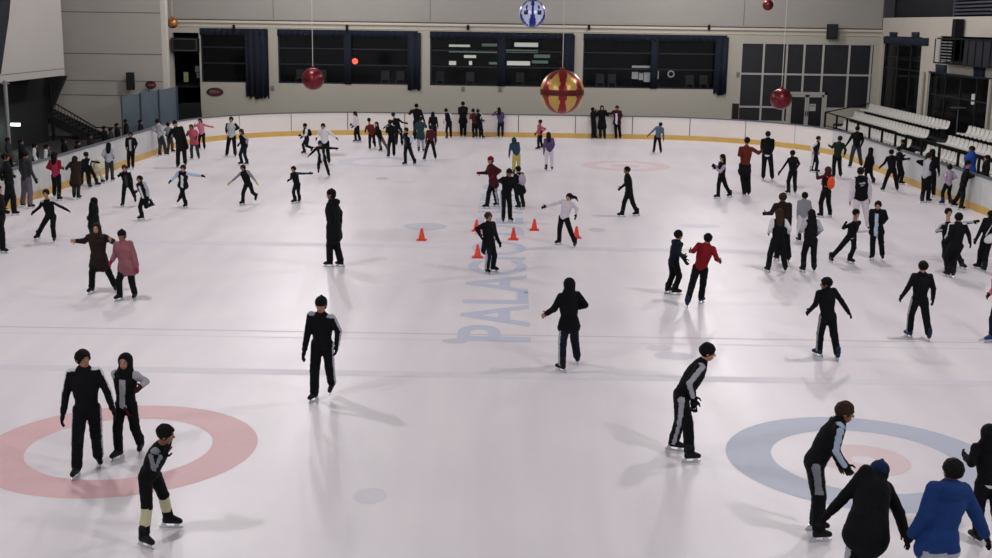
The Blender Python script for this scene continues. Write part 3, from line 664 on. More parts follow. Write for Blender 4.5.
def ice_mat():
    M = bpy.data.materials.new('ice'); M.use_nodes = True; N = M.node_tree.nodes; L = M.node_tree.links; b = N['Principled BSDF']
    tc = N.new('ShaderNodeTexCoord')
    n1 = N.new('ShaderNodeTexNoise'); n1.inputs['Scale'].default_value = .35; n1.inputs['Detail'].default_value = 5; L.new(tc.outputs['Object'], n1.inputs['Vector'])
    mp = N.new('ShaderNodeMapping'); mp.inputs['Scale'].default_value = (1.2, .12, 1); mp.inputs['Rotation'].default_value = (0, 0, 1.35); L.new(tc.outputs['Object'], mp.inputs['Vector'])
    n2 = N.new('ShaderNodeTexNoise'); n2.inputs['Scale'].default_value = 1.6; n2.inputs['Detail'].default_value = 6; L.new(mp.outputs[0], n2.inputs['Vector'])
    mm = N.new('ShaderNodeMath'); mm.operation = 'ADD'; L.new(n1.outputs['Fac'], mm.inputs[0]); L.new(n2.outputs['Fac'], mm.inputs[1])
    r = N.new('ShaderNodeValToRGB'); r.color_ramp.elements[0].position = .35; r.color_ramp.elements[1].position = .65
    r.color_ramp.elements[0].color = (*lin('e0dbe1'), 1); r.color_ramp.elements[1].color = (*lin('ebe7ea'), 1)
    h = N.new('ShaderNodeMath'); h.operation = 'MULTIPLY'; h.inputs[1].default_value = .5; L.new(mm.outputs[0], h.inputs[0]); L.new(h.outputs[0], r.inputs[0]); L.new(r.outputs[0], b.inputs['Base Color'])
    b.inputs['Roughness'].default_value = .32; b.inputs['Specular IOR Level'].default_value = .22
    rr = N.new('ShaderNodeMapRange'); rr.inputs['To Min'].default_value = .28; rr.inputs['To Max'].default_value = .5; L.new(n2.outputs['Fac'], rr.inputs['Value']); L.new(rr.outputs[0], b.inputs['Roughness'])
    return M
def paint(name, c): return mat(name, c, rough=.5, var=.05, scale=9, spec=.2)
ICE = [ice_mat(), paint('ice_paint_red', 'dcb6ba'), paint('ice_paint_blue', 'b9bfd0'), paint('ice_paint_pale_blue', 'd2d3de'), paint('ice_mark_grey', 'c9c9d2'), paint('ice_paint_line', 'cfc9d0'), paint('ice_paint_pink', 'e0cccf'), paint('ice_mark_pale', 'dbd8e0'), paint('ice_paint_letters', 'c3c8da')]

def outline(off=0.0, seg=14):
    """rounded rectangle, counter-clockwise, with its outward normals"""
    P = []; r = CRN
    for cx, cy, a0 in ((XR-r, Z1-r, 0), (-XR+r, Z1-r, 90), (-XR+r, Z0+r, 180), (XR-r, Z0+r, 270)):
        for i in range(seg+1):
            a = math.radians(a0+90*i/seg); n = (math.cos(a), math.sin(a)); P.append((cx+(r+off)*n[0], cy+(r+off)*n[1]))
    return P
ice = MB(); O = outline(.02); ice.add([(x, y, 0) for x, y in O], [tuple(range(len(O)))], 0)
def ringm(cx, cy, r0, r1, m, z, n=72):
    V = [(cx+r*math.cos(t), cy+r*math.sin(t), z) for r in (r0, r1) for t in np.arange(n)*2*PI/n]
    ice.add(V, [(i, n+i, n+(i+1) % n, (i+1) % n)[::1] for i in range(n)], m)
def disc(cx, cy, rx, ry, m, z, n=40):
    ice.add([(cx+rx*math.cos(t), cy+ry*math.sin(t), z) for t in np.arange(n)*2*PI/n], [tuple(range(n))], m)
TX0, TX1, TN, TF = -5.187, 4.847, 15.665, 50.4
ringm(TX0, TN, 1.22, 1.83, 1, .002); ringm(TX1, TN, 1.22, 1.83, 2, .002); ringm(TX1, TN, .16, .61, 6, .002)
ringm(TX0, TF, 1.22, 1.83, 3, .002); ringm(TX1, TF, 1.22, 1.83, 6, .002); disc(TX1, TF, .61, .61, 6, .002); 
def line_x(y, w, x0, x1, m, z): ice.add([(x0, y-w/2, z), (x1, y-w/2, z), (x1, y+w/2, z), (x0, y+w/2, z)], [(0, 1, 2, 3)], m)
line_x(19.4, .32, -14.98, 14.98, 7, .0015); line_x(floor_at(200, 330)[1], .07, -14.98, 14.98, 5, .0016); line_x(floor_at(470, 247)[1], .5, -14.98, 14.98, 7, .0015)
line_x(floor_at(600, 365)[1]+1.5, .06, -14.98, 14.98, 7, .0017)
for x, y, w, h, m in ((425,226.5,44,7,4),(597,230,17,4,4),(455,341,26,5,4),(370,496,34,16,7),(382,178.5,13,3,4),(405,182,22,3,7),(674,356,40,8,7),(650,298,0,0,7),(700,226,40,4,7),(660,348,26,6,7)):  # flat grey and pale ellipses laid on the ice
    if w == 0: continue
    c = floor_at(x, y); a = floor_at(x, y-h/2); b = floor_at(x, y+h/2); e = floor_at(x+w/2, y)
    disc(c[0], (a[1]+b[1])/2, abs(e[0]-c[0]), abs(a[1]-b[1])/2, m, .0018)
# big lettering, read from the right-hand boards
pA = floor_at(532, 342); pB = floor_at(532, 184); ht = floor_at(532, 334)[0]-floor_at(457, 334)[0]
W_ = 'PALACIO DE HIELO'
V, F = text_mesh(W_, 1.0, Matrix.Identity(4))
xs = [v[0] for v in V]; ys = [v[1] for v in V]; sx = (pB[1]-pA[1])/(max(xs)-min(xs)); syy = ht/(max(ys)-min(ys))
ice.add([(pA[0]-(v[1]-min(ys))*syy, pA[1]+(v[0]-min(xs))*sx, .0025) for v in V], F, 8)
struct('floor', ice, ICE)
g = MB(); g.box((-34, -4, -.3), (34, 78, -.03)); struct('floor_outer', g, mat('concrete_dark', '2a2a2c', .9, scale=2))

# boards
BW = mat('board_white', 'd5d0cc', .35, var=.05, scale=1.2); BY = mat('board_yellow', 'c2a054', .4, var=.15, scale=2); BC = mat('board_cap', '5a606a', .5); BK = mat('board_backing', '3c3f45', .7)
BD = mat('board_scuffed', 'bdbfbf', .45, var=.16, scale=2.2)
boards = empty('dasher_boards', (0, 62.6, 0), 'white rink boards with yellow kick plate and grey cap running round the ice', 'rink boards')
path = outline(0, 24)
# resample the outline by arc length, keeping y > 24
pp = path+[path[0]]; L_ = [0]
for a, b in zip(pp, pp[1:]): L_.append(L_[-1]+math.dist(a, b))
def pt(s):
    s %= L_[-1]
    for i in range(len(L_)-1):
        if L_[i+1] >= s:
            t = (s-L_[i])/(L_[i+1]-L_[i]+1e-9); a, b = pp[i], pp[i+1]; p = (a[0]+(b[0]-a[0])*t, a[1]+(b[1]-a[1])*t)
            d = unit((b[0]-a[0], b[1]-a[1])); return np.array(p), np.array((d[1], -d[0]))
    return np.array(pp[0]), np.array((1., 0.))
def shell(s0, s1, o0, o1, z0, z1, mb, n=None):
    n = n or max(1, int(abs(s1-s0)/.35)); V = []
    for i in range(n+1):
        p, nn = pt(s0+(s1-s0)*i/n)
        for o, z in ((o0, z0), (o1, z0), (o1, z1), (o0, z1)): V.append((p[0]+nn[0]*o, p[1]+nn[1]*o, z))
    F = [(4*i+j, 4*i+(j+1) % 4, 4*i+4+(j+1) % 4, 4*i+4+j) for i in range(n) for j in range(4)]+[(3, 2, 1, 0), (4*n, 4*n+1, 4*n+2, 4*n+3)]
    mb.add(V, F)
tot = L_[-1]
# outline starts at (15, 54.2); right side straight runs backwards
npan = 0; s = -30.0; s_end = 62
HB = 1.17
while s < s_end:
    p, n_ = pt(s); e = min(s+2.9, s_end)
    far = p[1] > 40
    b = MB(); shell(s+.02, e-.02, 0.0, .06, .24, HB-.05, b); b.build('board_panel', BW if p[1] > 56 else BD, boards)
    s = e
b = MB(); shell(-30, s_end, -.012, .06, 0, .24, b); b.build('kick_plate', BY, boards)
b = MB(); shell(-30, s_end, -.03, .12, HB-.05, HB, b); b.build('cap_rail', BC, boards)
b = MB(); shell(-30, s_end, .065, .11, .0, HB-.06, b); b.build('backing', BK, boards)

# ------------------------------------------------------------------ walls
WALL = mat('wall_plaster', 'aaa79b', .8, var=.05, scale=.5); WALLU = mat('wall_upper', '95938d', .8, var=.05, scale=.4); TRIM = mat('trim_beige', 'bfb8aa', .6, var=.04); SEAM = mat('seam_dark', '6b6762', .8)
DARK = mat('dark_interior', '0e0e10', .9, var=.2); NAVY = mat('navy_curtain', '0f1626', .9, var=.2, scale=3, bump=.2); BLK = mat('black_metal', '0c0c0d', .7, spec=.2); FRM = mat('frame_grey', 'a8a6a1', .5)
YB = 67.0
def zb(y, x=500, Y=YB): return float(at_y(x, y, Y)[2])
def xb(x, y=60, Y=YB): return float(at_y(x, y, Y)[0])
zs, zt = 2.33, 5.17
ops = [(xb(173), xb(199.5), -.03, 4.95), (xb(201), xb(268.5), zs, zt), (xb(278), xb(418), zs, zt), (xb(430), xb(573), zs, zt), (xb(583), xb(726), zs, zt), (xb(741), xb(873), .7, 4.82)]
w = MB(); xx = -19.2
for a, b, lo, hi in ops:
    w.box((xx, YB, -.03), (a, YB+.3, 5.5)); 
    if lo > 0: w.box((a, YB, -.03), (b, YB+.3, lo))
    w.box((a, YB, hi), (b, YB+.3, 5.5)); xx = b
w.box((xx, YB, -.03), (19.9, YB+.3, 5.5))
struct('wall_back', w, WALL)
w = MB(); w.box((-19.2, YB+.1, 5.5), (19.9, YB+.3, 10)); 
for x in (274, 430, 742): w.box((xb(x)-.02, YB+.085, 5.75), (xb(x)+.02, YB+.1, 10), 1)
struct('wall_upper_back', w, [WALLU, SEAM])
w = MB(); w.box((-18.6, YB-.12, 5.5), (19.9, YB+.12, 5.62)); w.box((-18.6, YB-.05, 5.28), (19.9, YB, 5.33)); struct('trim_1', w, TRIM)
w = MB(); w.box((-18.6, YB-.06, 5.62), (19.9, YB+.1, 5.68)); struct('trim_2', w, mat('trim_dark', '3a2f2c', .6))
# lower wall shallow horizontal joint
# rooms behind the openings
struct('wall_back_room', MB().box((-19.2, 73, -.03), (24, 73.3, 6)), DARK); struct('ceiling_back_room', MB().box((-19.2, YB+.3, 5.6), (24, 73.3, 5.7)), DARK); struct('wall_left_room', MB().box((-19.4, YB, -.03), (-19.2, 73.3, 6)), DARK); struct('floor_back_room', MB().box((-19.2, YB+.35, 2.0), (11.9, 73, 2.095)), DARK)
GL = mat('window_glass', '0c0e12', .08, var=.02, spec=.5, alpha=.25); SG = mat('storefront_glass', '26272b', .35, var=.08, scale=.6, spec=.3)
FRD = mat('frame_dark', '0f1420', .6)
k = 0
def curtain(name, x0, x1, z0, z1, label, y=YB-.10, amp=.05, ragged=False):
    n = max(6, int((x1-x0)/.06)); V = []; 
    for i in range(n+1):
        x = x0+(x1-x0)*i/n; yy = y+amp*math.sin(i*1.15)+.01*random.random(); zl = z0+(random.random()*.22 if ragged else 0)
        V += [(x, yy, z1), (x, yy-.02*math.sin(i), zl)]
    o = MB().add(V, [(2*i, 2*i+1, 2*i+3, 2*i+2) for i in range(n)]); ob = o.build(name, NAVY, smooth=True)
    sm = ob.modifiers.new('s', 'SOLIDIFY'); sm.thickness = .02
    return tag(ob, label, 'curtain', 'navy curtains on the back wall windows')
WL = ['far left window', 'window behind the small red ball', 'window left of the big ball', 'window right of the big ball']
for i, (a, b, lo, hi) in enumerate(ops[1:5]):
    k += 1
    root = tag(empty('window_%d' % k, ((a+b)/2, YB+.15, lo)), kind='structure')
    f = MB(); t = .07; f.box((a, YB+.1, lo), (b, YB+.2, lo+t)); f.box((a, YB+.1, hi-t), (b, YB+.2, hi)); f.box((a, YB+.1, lo), (a+t, YB+.2, hi)); f.box((b-t, YB+.1, lo), (b, YB+.2, hi))
    nm = 3 if i else 2
    if i: f.box(((a+b)/2-.05, YB+.1, lo), ((a+b)/2+.05, YB+.2, hi))
    for z in (lo+(hi-lo)*.36, lo+(hi-lo)*.66): f.box((a, YB+.12, z-.03), (b, YB+.18, z+.03))
    f.build('window_frame', FRD, root)
    MB().box((a, YB+.145, lo), (b, YB+.155, hi)).build('pane', GL, root)
    curtain('window_valance', a, b, hi-.32, hi+.04, 'navy valance hung across the top of the '+WL[i], YB-.06, .03)
    if i: curtain('curtain', (a+b)/2-.2, (a+b)/2+.2, lo, hi-.2, 'narrow navy curtain down the middle of the '+WL[i], YB-.07, .04)
    rr = [(246, 99), (408, 91), (563, 88), (714.5, 96)][i]; re = [269, 421, 574, 727.5][i]
    c_ = curtain('curtain', xb(rr[0]), xb(re), zb(rr[1], rr[0]), hi-.05, 'gathered navy curtain at the right of the '+WL[i], YB-.14, .07, True)
# shapes seen through the windows
LS = mat('shelf_light', 'dfe4d8', .5, emit=.9); LS2 = mat('strip_green', '8fb0a0', .5, emit=.35); RL = mat('red_signal', 'ff4a38', .4, emit=5.0)
YI = 70.5
def strip(x0, y0, x1, y1, M, label, name='strip_light', cat='light', th=.05):
    a = at_y(x0, y0, YI); b = at_y(x1, y1, YI); o = MB().box((a[0], YI, b[2]), (b[0], YI+th, a[2])).build(name, M); return tag(o, label, cat, 'lights and shelves inside the room behind the windows')
for q in ((449, 44.5, 470, 47, LS, 'upper left light strip behind the window left of the large ball'), (482, 43.5, 497, 46.5, LS2, 'upper short light strip left of the middle curtain'), (449, 50, 497, 53, LS2, 'long greenish light strip in the left half of the window'), (464, 55, 476, 58, LS, 'small bright panel below the greenish strip'),
          (449, 61, 456, 65, LS, 'small bright square low at left in the window'), (469, 61, 472, 65, LS, 'tiny bright square right of the small bright square'), (489, 62, 497, 64.5, LS2, 'short light bar touching the middle curtain'),
          (514.5, 42.5, 538, 47, LS, 'upper light strip in the right half of the window'), (506, 49.5, 538, 53, LS2, 'greenish light strip in the right half of the window'), (507, 61, 530, 65.5, LS, 'brightest white light strip low in the right half'), (532, 60.5, 548, 63.5, LS2, 'slanting light strip right of the brightest one'), (534, 54.5, 550, 58, LS2, 'grey light panel at the right of the window')):
    strip(*q)
o = MB(); c = at_y(355, 61.2, 69); o.lathe((0, 0, 0), [(.02, -.16), (.12, -.11), (.17, 0), (.12, .11), (.02, .16)], 16); o.v = [(x+c[0], y+c[1], z+c[2]) for x, y, z in o.v]
tag(o.build('signal_lamp', RL, smooth=True), 'glowing red lamp behind the window of the small red ball', 'lamp')
WP_ = mat('paper_white_glow', 'c9ccd0', .6, emit=.25)  # faint glow put into the papers and ring, which are no lamps
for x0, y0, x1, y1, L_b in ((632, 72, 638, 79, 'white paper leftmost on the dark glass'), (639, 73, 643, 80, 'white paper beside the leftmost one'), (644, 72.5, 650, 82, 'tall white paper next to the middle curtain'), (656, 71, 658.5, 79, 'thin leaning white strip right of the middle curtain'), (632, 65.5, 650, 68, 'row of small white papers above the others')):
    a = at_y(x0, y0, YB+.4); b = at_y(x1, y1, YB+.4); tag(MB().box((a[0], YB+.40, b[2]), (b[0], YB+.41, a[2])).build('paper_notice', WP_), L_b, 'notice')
c = at_y(671, 74, YB+.4); o = MB(); n = 20
o.tube([(c[0]+.16*math.cos(t), YB+.4, c[2]+.16*math.sin(t)) for t in np.linspace(0, 2*PI, 21)], .035, 8); tag(o.build('life_ring', WP_, smooth=True), 'small white ring on the dark glass right of the papers', 'ring')
# furniture seen dimly inside
for i, x in enumerate((300, 322, 385, 400, 440, 470, 520, 600, 612, 690, 704)):
    c = at_y(x, 84, YI-1.5); b = MB(); cc = (c[0], YI-1.5); b.box((cc[0]-.22, cc[1]-.22, 2.5), (cc[0]+.22, cc[1]+.22, 2.55)); b.box((cc[0]-.22, cc[1]+.18, 2.55), (cc[0]+.22, cc[1]+.22, 3.0))
    for dx in (-.2, .2):
        for dy in (-.2, .2): b.box((cc[0]+dx-.02, cc[1]+dy-.02, 2.1), (cc[0]+dx+.02, cc[1]+dy+.02, 2.5))
    tag(b.build('cafe_chair', mat('chair_dim', '4a4a4c', .6)), 'cafe chair standing inside behind the back wall windows', 'chair', 'cafe chairs behind the windows')
# brackets over the windows, small boxes under them
for x, L_b in ((234, 'far left window'), (347, 'window of the small red ball'), (468, 'window left of the large ball'), (589, 'left end of the window right of the ball'), (709, 'right end of the window right of the ball')):
    c = at_y(x, 27.5, YB-.1); o = empty('spotlight', (c[0], YB-.1, c[2]), 'small black spotlight above the '+L_b, 'spotlight')
    MB().tube([(c[0], YB-.12, c[2]-.14), (c[0], YB-.12, c[2]+.14)], .07, 12).build('housing', BLK, o); MB().box((c[0]-.02, YB-.1, c[2]-.03), (c[0]+.02, YB+.02, c[2]+.03)).build('bracket', BLK, o)
for x, y, L_b in ((272.5, 88, 'between the two left windows'), (463, 89, 'under the window left of the large ball'), (500, 89.5, 'under the middle curtain'), (738, 74.5, 'left of the storefront glass')):
    c = at_y(x, y, YB-.03); tag(MB().box((c[0]-.09, YB-.06, c[2]-.12), (c[0]+.09, YB-.005, c[2]+.12)).box((c[0]-.05, YB-.075, c[2]-.06), (c[0]+.05, YB-.06, c[2]+.02)).build('wall_box', mat('box_grey', '77736d', .6)), 'small grey wall box '+L_b, 'wall box')
# oval sign
c = at_y(215, 92, YB-.02); o = empty('oval_sign', (c[0], YB-.02, c[2]-.25), 'oval dark sign with pale pink scribble under the far left window', 'sign')
def ovald(rx, rz, y0, y1, M, nm, x0=0):
    b = MB(); P = [(c[0]+x0+rx*math.cos(t), y0, c[2]+rz*math.sin(t)) for t in np.arange(40)*2*PI/40]; b.prism(P, (0, y1-y0, 0)); return b.build(nm, M, o)
ovald(.46, .235, YB-.04, YB-.005, mat('sign_black', '15191c', .5), 'sign_plate'); ovald(.40, .19, YB-.05, YB-.035, mat('sign_red', '4a1a24', .5), 'sign_field', .03)
b = MB(); 
for t0 in np.arange(5): b.tube([(c[0]-.2+t0*.1+.045*math.cos(t), YB-.055, c[2]+.09*math.sin(t)*(1-.15*t0)) for t in np.linspace(0, 5, 10)], .014, 6)
b.build('lettering', mat('sign_pink', '8d6f7a', .6), o)
# fire cabinet
a = at_y(732.5, 103.5, YB-.1); b_ = at_y(738, 119, YB-.1); o = empty('fire_cabinet', (a[0], YB-.05, b_[2]), 'dark maroon cabinet on the back wall left of the storefront', 'cabinet')
MB().box((a[0], YB-.15, b_[2]), (b_[0], YB-.005, a[2])).build('body', mat('maroon_box', '2a0f14', .5), o); MB().box((a[0]+.03, YB-.165, b_[2]+.04), (b_[0]-.03, YB-.15, a[2]-.04)).build('door', mat('maroon_door', '1c0b0f', .4), o)
# storefront
a, b, lo, hi = ops[5]; root = tag(empty('window_5', ((a+b)/2, YB+.1, lo)), kind='structure')
f = MB()
for x, x2 in ((741, 741), (763.5, 763.5), (786.5, 786.5), (804, 804), (823, 823), (849, 849), (871, 871)): f.box((xb(x)-.05, YB-.02, lo), (xb(x)+.05, YB+.12, hi))
for y in (43.5, 74.5): z = zb(y, 800); f.box((a, YB-.015, z-.05), (b, YB+.115, z+.05))
z = zb(107, 765); f.box((a, YB-.015, z-.05), (xb(787), YB+.115, z+.05)); z = zb(109, 850); f.box((xb(826), YB-.015, z-.06), (b, YB+.115, z+.06))
f.box((a-.1, YB-.03, hi-.02), (b+.15, YB+.1, hi+.1))
f.build('window_frame', FRM, root); MB().box((a, YB+.04, lo), (b, YB+.06, hi)).build('pane', SG, root)
w = MB(); w.box((xb(828), YB-.03, .0), (b+.05, YB+.1, zb(110, 850))); struct('wall_under_storefront', w, WALL)
zd = zb(92, 806); root = tag(empty('door_1', (xb(806), YB-.05, 0)), kind='structure')
f = MB(); x0, x1, xm = xb(786.5, 105), xb(826, 105), xb(806.5, 105)
f.box((x0, YB-.1, 0), (x0+.14, YB+.02, zd)); f.box((x1-.14, YB-.1, 0), (x1, YB+.02, zd)); f.box((x0, YB-.1, zd-.14), (x1, YB+.02, zd)); f.build('door_frame', FRM, root)
for u0, u1 in ((x0+.15, xm-.01), (xm+.01, x1-.15)):
    l = MB(); l.box((u0, YB-.08, .02), (u0+.1, YB-.02, zd-.15)); l.box((u1-.1, YB-.08, .02), (u1, YB-.02, zd-.15)); l.box((u0, YB-.08, zd-.27), (u1, YB-.02, zd-.15)); l.box((u0, YB-.08, .02), (u1, YB-.02, .3)); lo_ = l.build('door_leaf', FRM, root)
    MB().box((u0+.1, YB-.06, .3), (u1-.1, YB-.04, zd-.27)).build('pane', mat('door_glass', '1a1b1e', .3), lo_)
    hx = u1-.05 if u1 < xm else u0+.05; MB().box((hx-.02, YB-.13, 1.0), (hx+.02, YB-.1, 1.25)).build('door_handle', BLK, lo_)
p = at_y(812.5, 107.5, YB-.09); tag(MB().box((p[0]-.17, YB-.09, p[2]-.19), (p[0]+.17, YB-.082, p[2]+.19)).box((p[0]-.12, YB-.094, p[2]+.05), (p[0]+.12, YB-.09, p[2]+.12), 1).build('paper_notice', [mat('paper', 'a9a7a4', .7), mat('print_grey', '77757a', .7)]), 'pale paper notice on the right leaf of the glass door', 'notice')

def speaker(x, y0, y1, wpx, Y, label, ax='y'):
    a = at_y(x-wpx/2, y0, Y); b = at_y(x+wpx/2, y1, Y); dp = .3; o = empty('loudspeaker', ((a[0]+b[0])/2, Y, b[2]), label, 'loudspeaker')
    x0, x1, z0, z1 = a[0], b[0], b[2], a[2]
    MB().prism([(x0, Y, z0), (x1, Y, z0), (x1-.05, Y+dp, z0), (x0+.05, Y+dp, z0)], (0, 0, z1-z0)).build('cabinet', BLK, o)
    MB().box((x0+.03, Y-.02, z0+.03), (x1-.03, Y, z1-.03)).build('grille', mat('grille_black', '1a1a1d', .8), o)
    MB().beam(((x0+x1)/2, Y+dp-.02, (z0+z1)/2), ((x0+x1)/2, Y+dp+.19, (z0+z1)/2), .06, .06).build('bracket', BLK, o)
    return o
speaker(832.5, 24, 39.5, 10, YB-.5, 'black loudspeaker above the storefront glass')
speaker(130, 72.5, 90, 8.5, 59.3, 'black loudspeaker on the left wall above the blue glass screen')

# left front wall, stand block, glass screen
YL = 60.0
XL = float(at_y(167.5, 60, YL)[0])
w = MB(); w.box((-30, YL, -.03), (XL, YL+.3, 10)); 
for y in (12.5, 54, 81, 95.5): z = float(at_y(120, y, YL)[2]); w.box((-30, YL-.012, z-.02), (XL-.05, YL, z+.02), 1)
for y in (114,): z = float(at_y(120, y, YL)[2])
w.box((XL-.25, YL-.015, -.03), (XL, YL, 10), 2)
struct('wall_left', w, [mat('wall_left_plaster', 'aeaaa2', .8, var=.05, scale=.5), SEAM, mat('wall_left_edge', 'cdc8c0', .8, var=.05)])
w = MB(); w.box((XL-.3, YL+.3, -.03), (XL, YB, 10)) ; w.v = [(x if y < 66 else -18.4-(XL-x), y, z) for x, y, z in w.v]; struct('wall_left_return', w, mat('wall_left_plaster', 'aeaaa2'))
zk = 3.12; YE = float(at_x(64.5, 70, -20.0)[1])
w = MB(); w.prism([(-20.0, 30, zk), (-20.0, YE, zk), (-30, YE, zk), (-30, 30, zk)], (0, 0, 8)); 
w.box((-20.01, 30, zk+.28), (-19.99, YE, zk+.31), 1); struct('wall_stand_block', w, [mat('stand_block', 'a9a6a1', .8, var=.05, scale=.4), SEAM])
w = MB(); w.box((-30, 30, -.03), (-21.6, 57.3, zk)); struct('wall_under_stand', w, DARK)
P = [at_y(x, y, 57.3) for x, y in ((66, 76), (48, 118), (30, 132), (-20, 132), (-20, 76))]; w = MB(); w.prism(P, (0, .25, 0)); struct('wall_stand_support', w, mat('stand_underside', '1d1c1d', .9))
# steel post
o = MB(); p = at_x(9.5, 150, -19.7); x = -19.7; o.tube([(x, p[1], -.03), (x, p[1], zk+.1)], .075, 12); o.box((x-.15, p[1]-.15, -.03), (x+.15, p[1]+.15, .0)); o.box((x-.13, p[1]-.13, zk-.03), (x+.13, p[1]+.13, zk))
tag(o.build('post', mat('post_white', '8f8f90', .5)), 'pale steel post under the left stand near the picture edge', 'post')
# dark drape
P = [at_x(x, y, -19.85) for x, y in ((11, -4), (9, 18), (5, 45), (1, 74), (-14, 74), (-14, -4))]
tag(MB().prism(P, (-.08, 0, 0)).build('drape', mat('drape_dark', '15161f', .9, bump=.2)), 'dark drape hanging at the upper left corner of the stand', 'drape')
# tube light under the stand
a = at_y(11, 124.5, 52.5); b_ = at_y(20, 125.5, 52.5); o = empty('tube_light', tuple(a.tolist()), 'bright white tube light under the left stand', 'light')
MB().tube([(a[0], 52.5, a[2]), (b_[0], 52.5, a[2])], .06, 10).build('tube', mat('tube_glow', 'eef4ff', .4, emit=6), o); MB().box((a[0], 52.56, a[2]-.05), (b_[0], 52.66, a[2]+.13)).build('housing', BLK, o)
la = bpy.data.lights.new('tube_glow', 'POINT'); la.energy = 25; la.color = (.75, 1, .85); la.shadow_soft_size = .2; lo = bpy.data.objects.new('tube_glow', la); COL.objects.link(lo); lo.location = (a[0]+.3, 52.2, a[2]-.3)
# staircase with railing
o = empty('staircase', (-20.5, 58.6, 0), 'dark staircase descending to the right under the left stand', 'staircase')
A_ = at_y(32, 106, 58.2); B_ = at_y(94, 136, 58.2)
f = MB(); f.prism([(A_[0], 58.2, A_[2]), (B_[0], 58.2, B_[2]), (B_[0], 58.2, B_[2]-.45), (A_[0], 58.2, A_[2]-.45)], (0, .12, 0)); f.prism([(A_[0], 59.6, A_[2]), (B_[0], 59.6, B_[2]), (B_[0], 59.6, B_[2]-.45), (A_[0], 59.6, A_[2]-.45)], (0, .12, 0)); f.build('stringer', mat('stair_dark', '19191c', .8), o)
f = MB(); n = 10
for i in range(n): t = (i+.5)/n; q = A_+(B_-A_)*t; f.box((q[0]-.17, 58.3, q[2]-.2), (q[0]+.17, 59.6, q[2]-.15))
f.build('tread', mat('stair_dark', '19191c'), o)
T_ = at_y(46, 98, 58.2); U_ = at_y(96, 127.5, 58.2); f = MB(); f.beam(T_, U_, .05, .05); f.beam(U_, U_+np.array([1.4, 0, 0.0]), .05, .05)
f.build('handrail', BLK, o)
for i in range(17):
    t = i/16; q = T_+(U_-T_)*t; zb_ = A_[2]+(B_[2]-A_[2])*np.clip((q[0]-A_[0])/(B_[0]-A_[0]), 0, 1)
    MB().box((q[0]-.013, 58.19, zb_-.02), (q[0]+.013, 58.215, q[2])).build('picket', mat('picket_grey', '3d3c3d', .6), o)
w = MB(); q0 = at_y(49, 82, 57.0); q1 = at_y(53, 119, 57.0); w.tube([(q0[0]+.05, 57.0, q0[2]), (q0[0]+.05, 57.0, q1[2]-1)], .06, 8); tag(w.build('post', BLK), 'thin black post in front of the stair railing', 'post')
# blue glass screen
g0 = np.array([float(at_y(121, 110, 56.0)[0]), 56.0]); g1 = np.array([-16.15, 59.7]); o = empty('glass_screen', (-17, 58, 0), 'blue tinted glass screen on dark posts in front of the left wall', 'glass screen')
BG = mat('blue_glass', '5a6872', .3, var=.2, scale=1.2, alpha=.8); zt0 = float(at_y(121, 96.5, 56)[2]); zt1 = float(at_y(176, 87, 59.7)[2])
for i in range(3):
    a = g0+(g1-g0)*i/3; b = g0+(g1-g0)*(i+1)/3; za = zt0+(zt1-zt0)*i/3; zc = zt0+(zt1-zt0)*(i+1)/3
    MB().prism([(a[0], a[1], .05), (b[0], b[1], .05), (b[0], b[1], zc), (a[0], a[1], za)], (.02, -.005, 0)).build('glass_panel', BG, o)
for t in (0, .33, .66, 1):
    a = g0+(g1-g0)*t; MB().tube([(a[0]+.05, a[1]-.03, -.03), (a[0]+.05, a[1]-.03, zt0+(zt1-zt0)*t+.04)], .035, 8).build('post', mat('post_steel', '34404c', .5), o)
# round sign
c = at_y(150.5, 85, 59.5); o = empty('round_sign', (c[0], 59.5, 0), 'small round red and black sign on a thin pole by the left wall', 'sign')
P = [(c[0]+.26*math.cos(t), 59.5, c[2]+.2*math.sin(t)) for t in np.arange(24)*2*PI/24]; MB().prism(P, (0, .03, 0)).build('sign_disc', mat('sign_dark', '2a1a22', .5), o)
MB().box((c[0]-.1, 59.485, c[2]-.06), (c[0]+.2, 59.5, c[2]+.05)).build('sign_mark', mat('sign_mark_red', '8a3a48', .5), o); MB().tube([(c[0]-.1, 59.53, -.03), (c[0]-.1, 59.53, c[2]+.1)], .02, 8).build('pole', BLK, o)
# scoreboard box over the dark doorway
a = at_y(171, 37.5, YB-.4); b_ = at_y(198, 52, YB-.4); o = empty('scoreboard', ((a[0]+b_[0])/2, YB-.4, b_[2]), 'black framed box sign above the dark doorway at the left corner', 'scoreboard')
MB().box((a[0], YB-.4, b_[2]), (b_[0], YB-.01, a[2])).build('case', BLK, o); f = MB(); t = .05
for lo3, hi3 in (((a[0]+.05, YB-.43, a[2]-.1), (b_[0]-.05, YB-.4, a[2]-.05)), ((a[0]+.05, YB-.43, b_[2]+.05), (b_[0]-.05, YB-.4, b_[2]+.1)), ((a[0]+.05, YB-.43, b_[2]+.1), (a[0]+.1, YB-.4, a[2]-.1)), ((b_[0]-.1, YB-.43, b_[2]+.1), (b_[0]-.05, YB-.4, a[2]-.1))): f.box(lo3, hi3)
f.build('frame', mat('score_frame', '3c3d42', .5), o)
for x0, y0, x1, y1, cc, L_b in ((183.5, 72, 188.5, 82, '7d8a5e', 'yellow-green notice inside the dark doorway'), (195, 66, 200, 72, '6d7483', 'upper grey notice at the right of the dark doorway'), (196.5, 72.5, 200.5, 78, '666b77', 'lower grey notice at the right of the dark doorway')):
    a = at_y(x0, y0, YB+.5); b_ = at_y(x1, y1, YB+.5); tag(MB().box((a[0], YB+.5, b_[2]), (b_[0], YB+.52, a[2])).build('notice_board', mat('notice_'+cc, cc, .6)), L_b, 'notice')
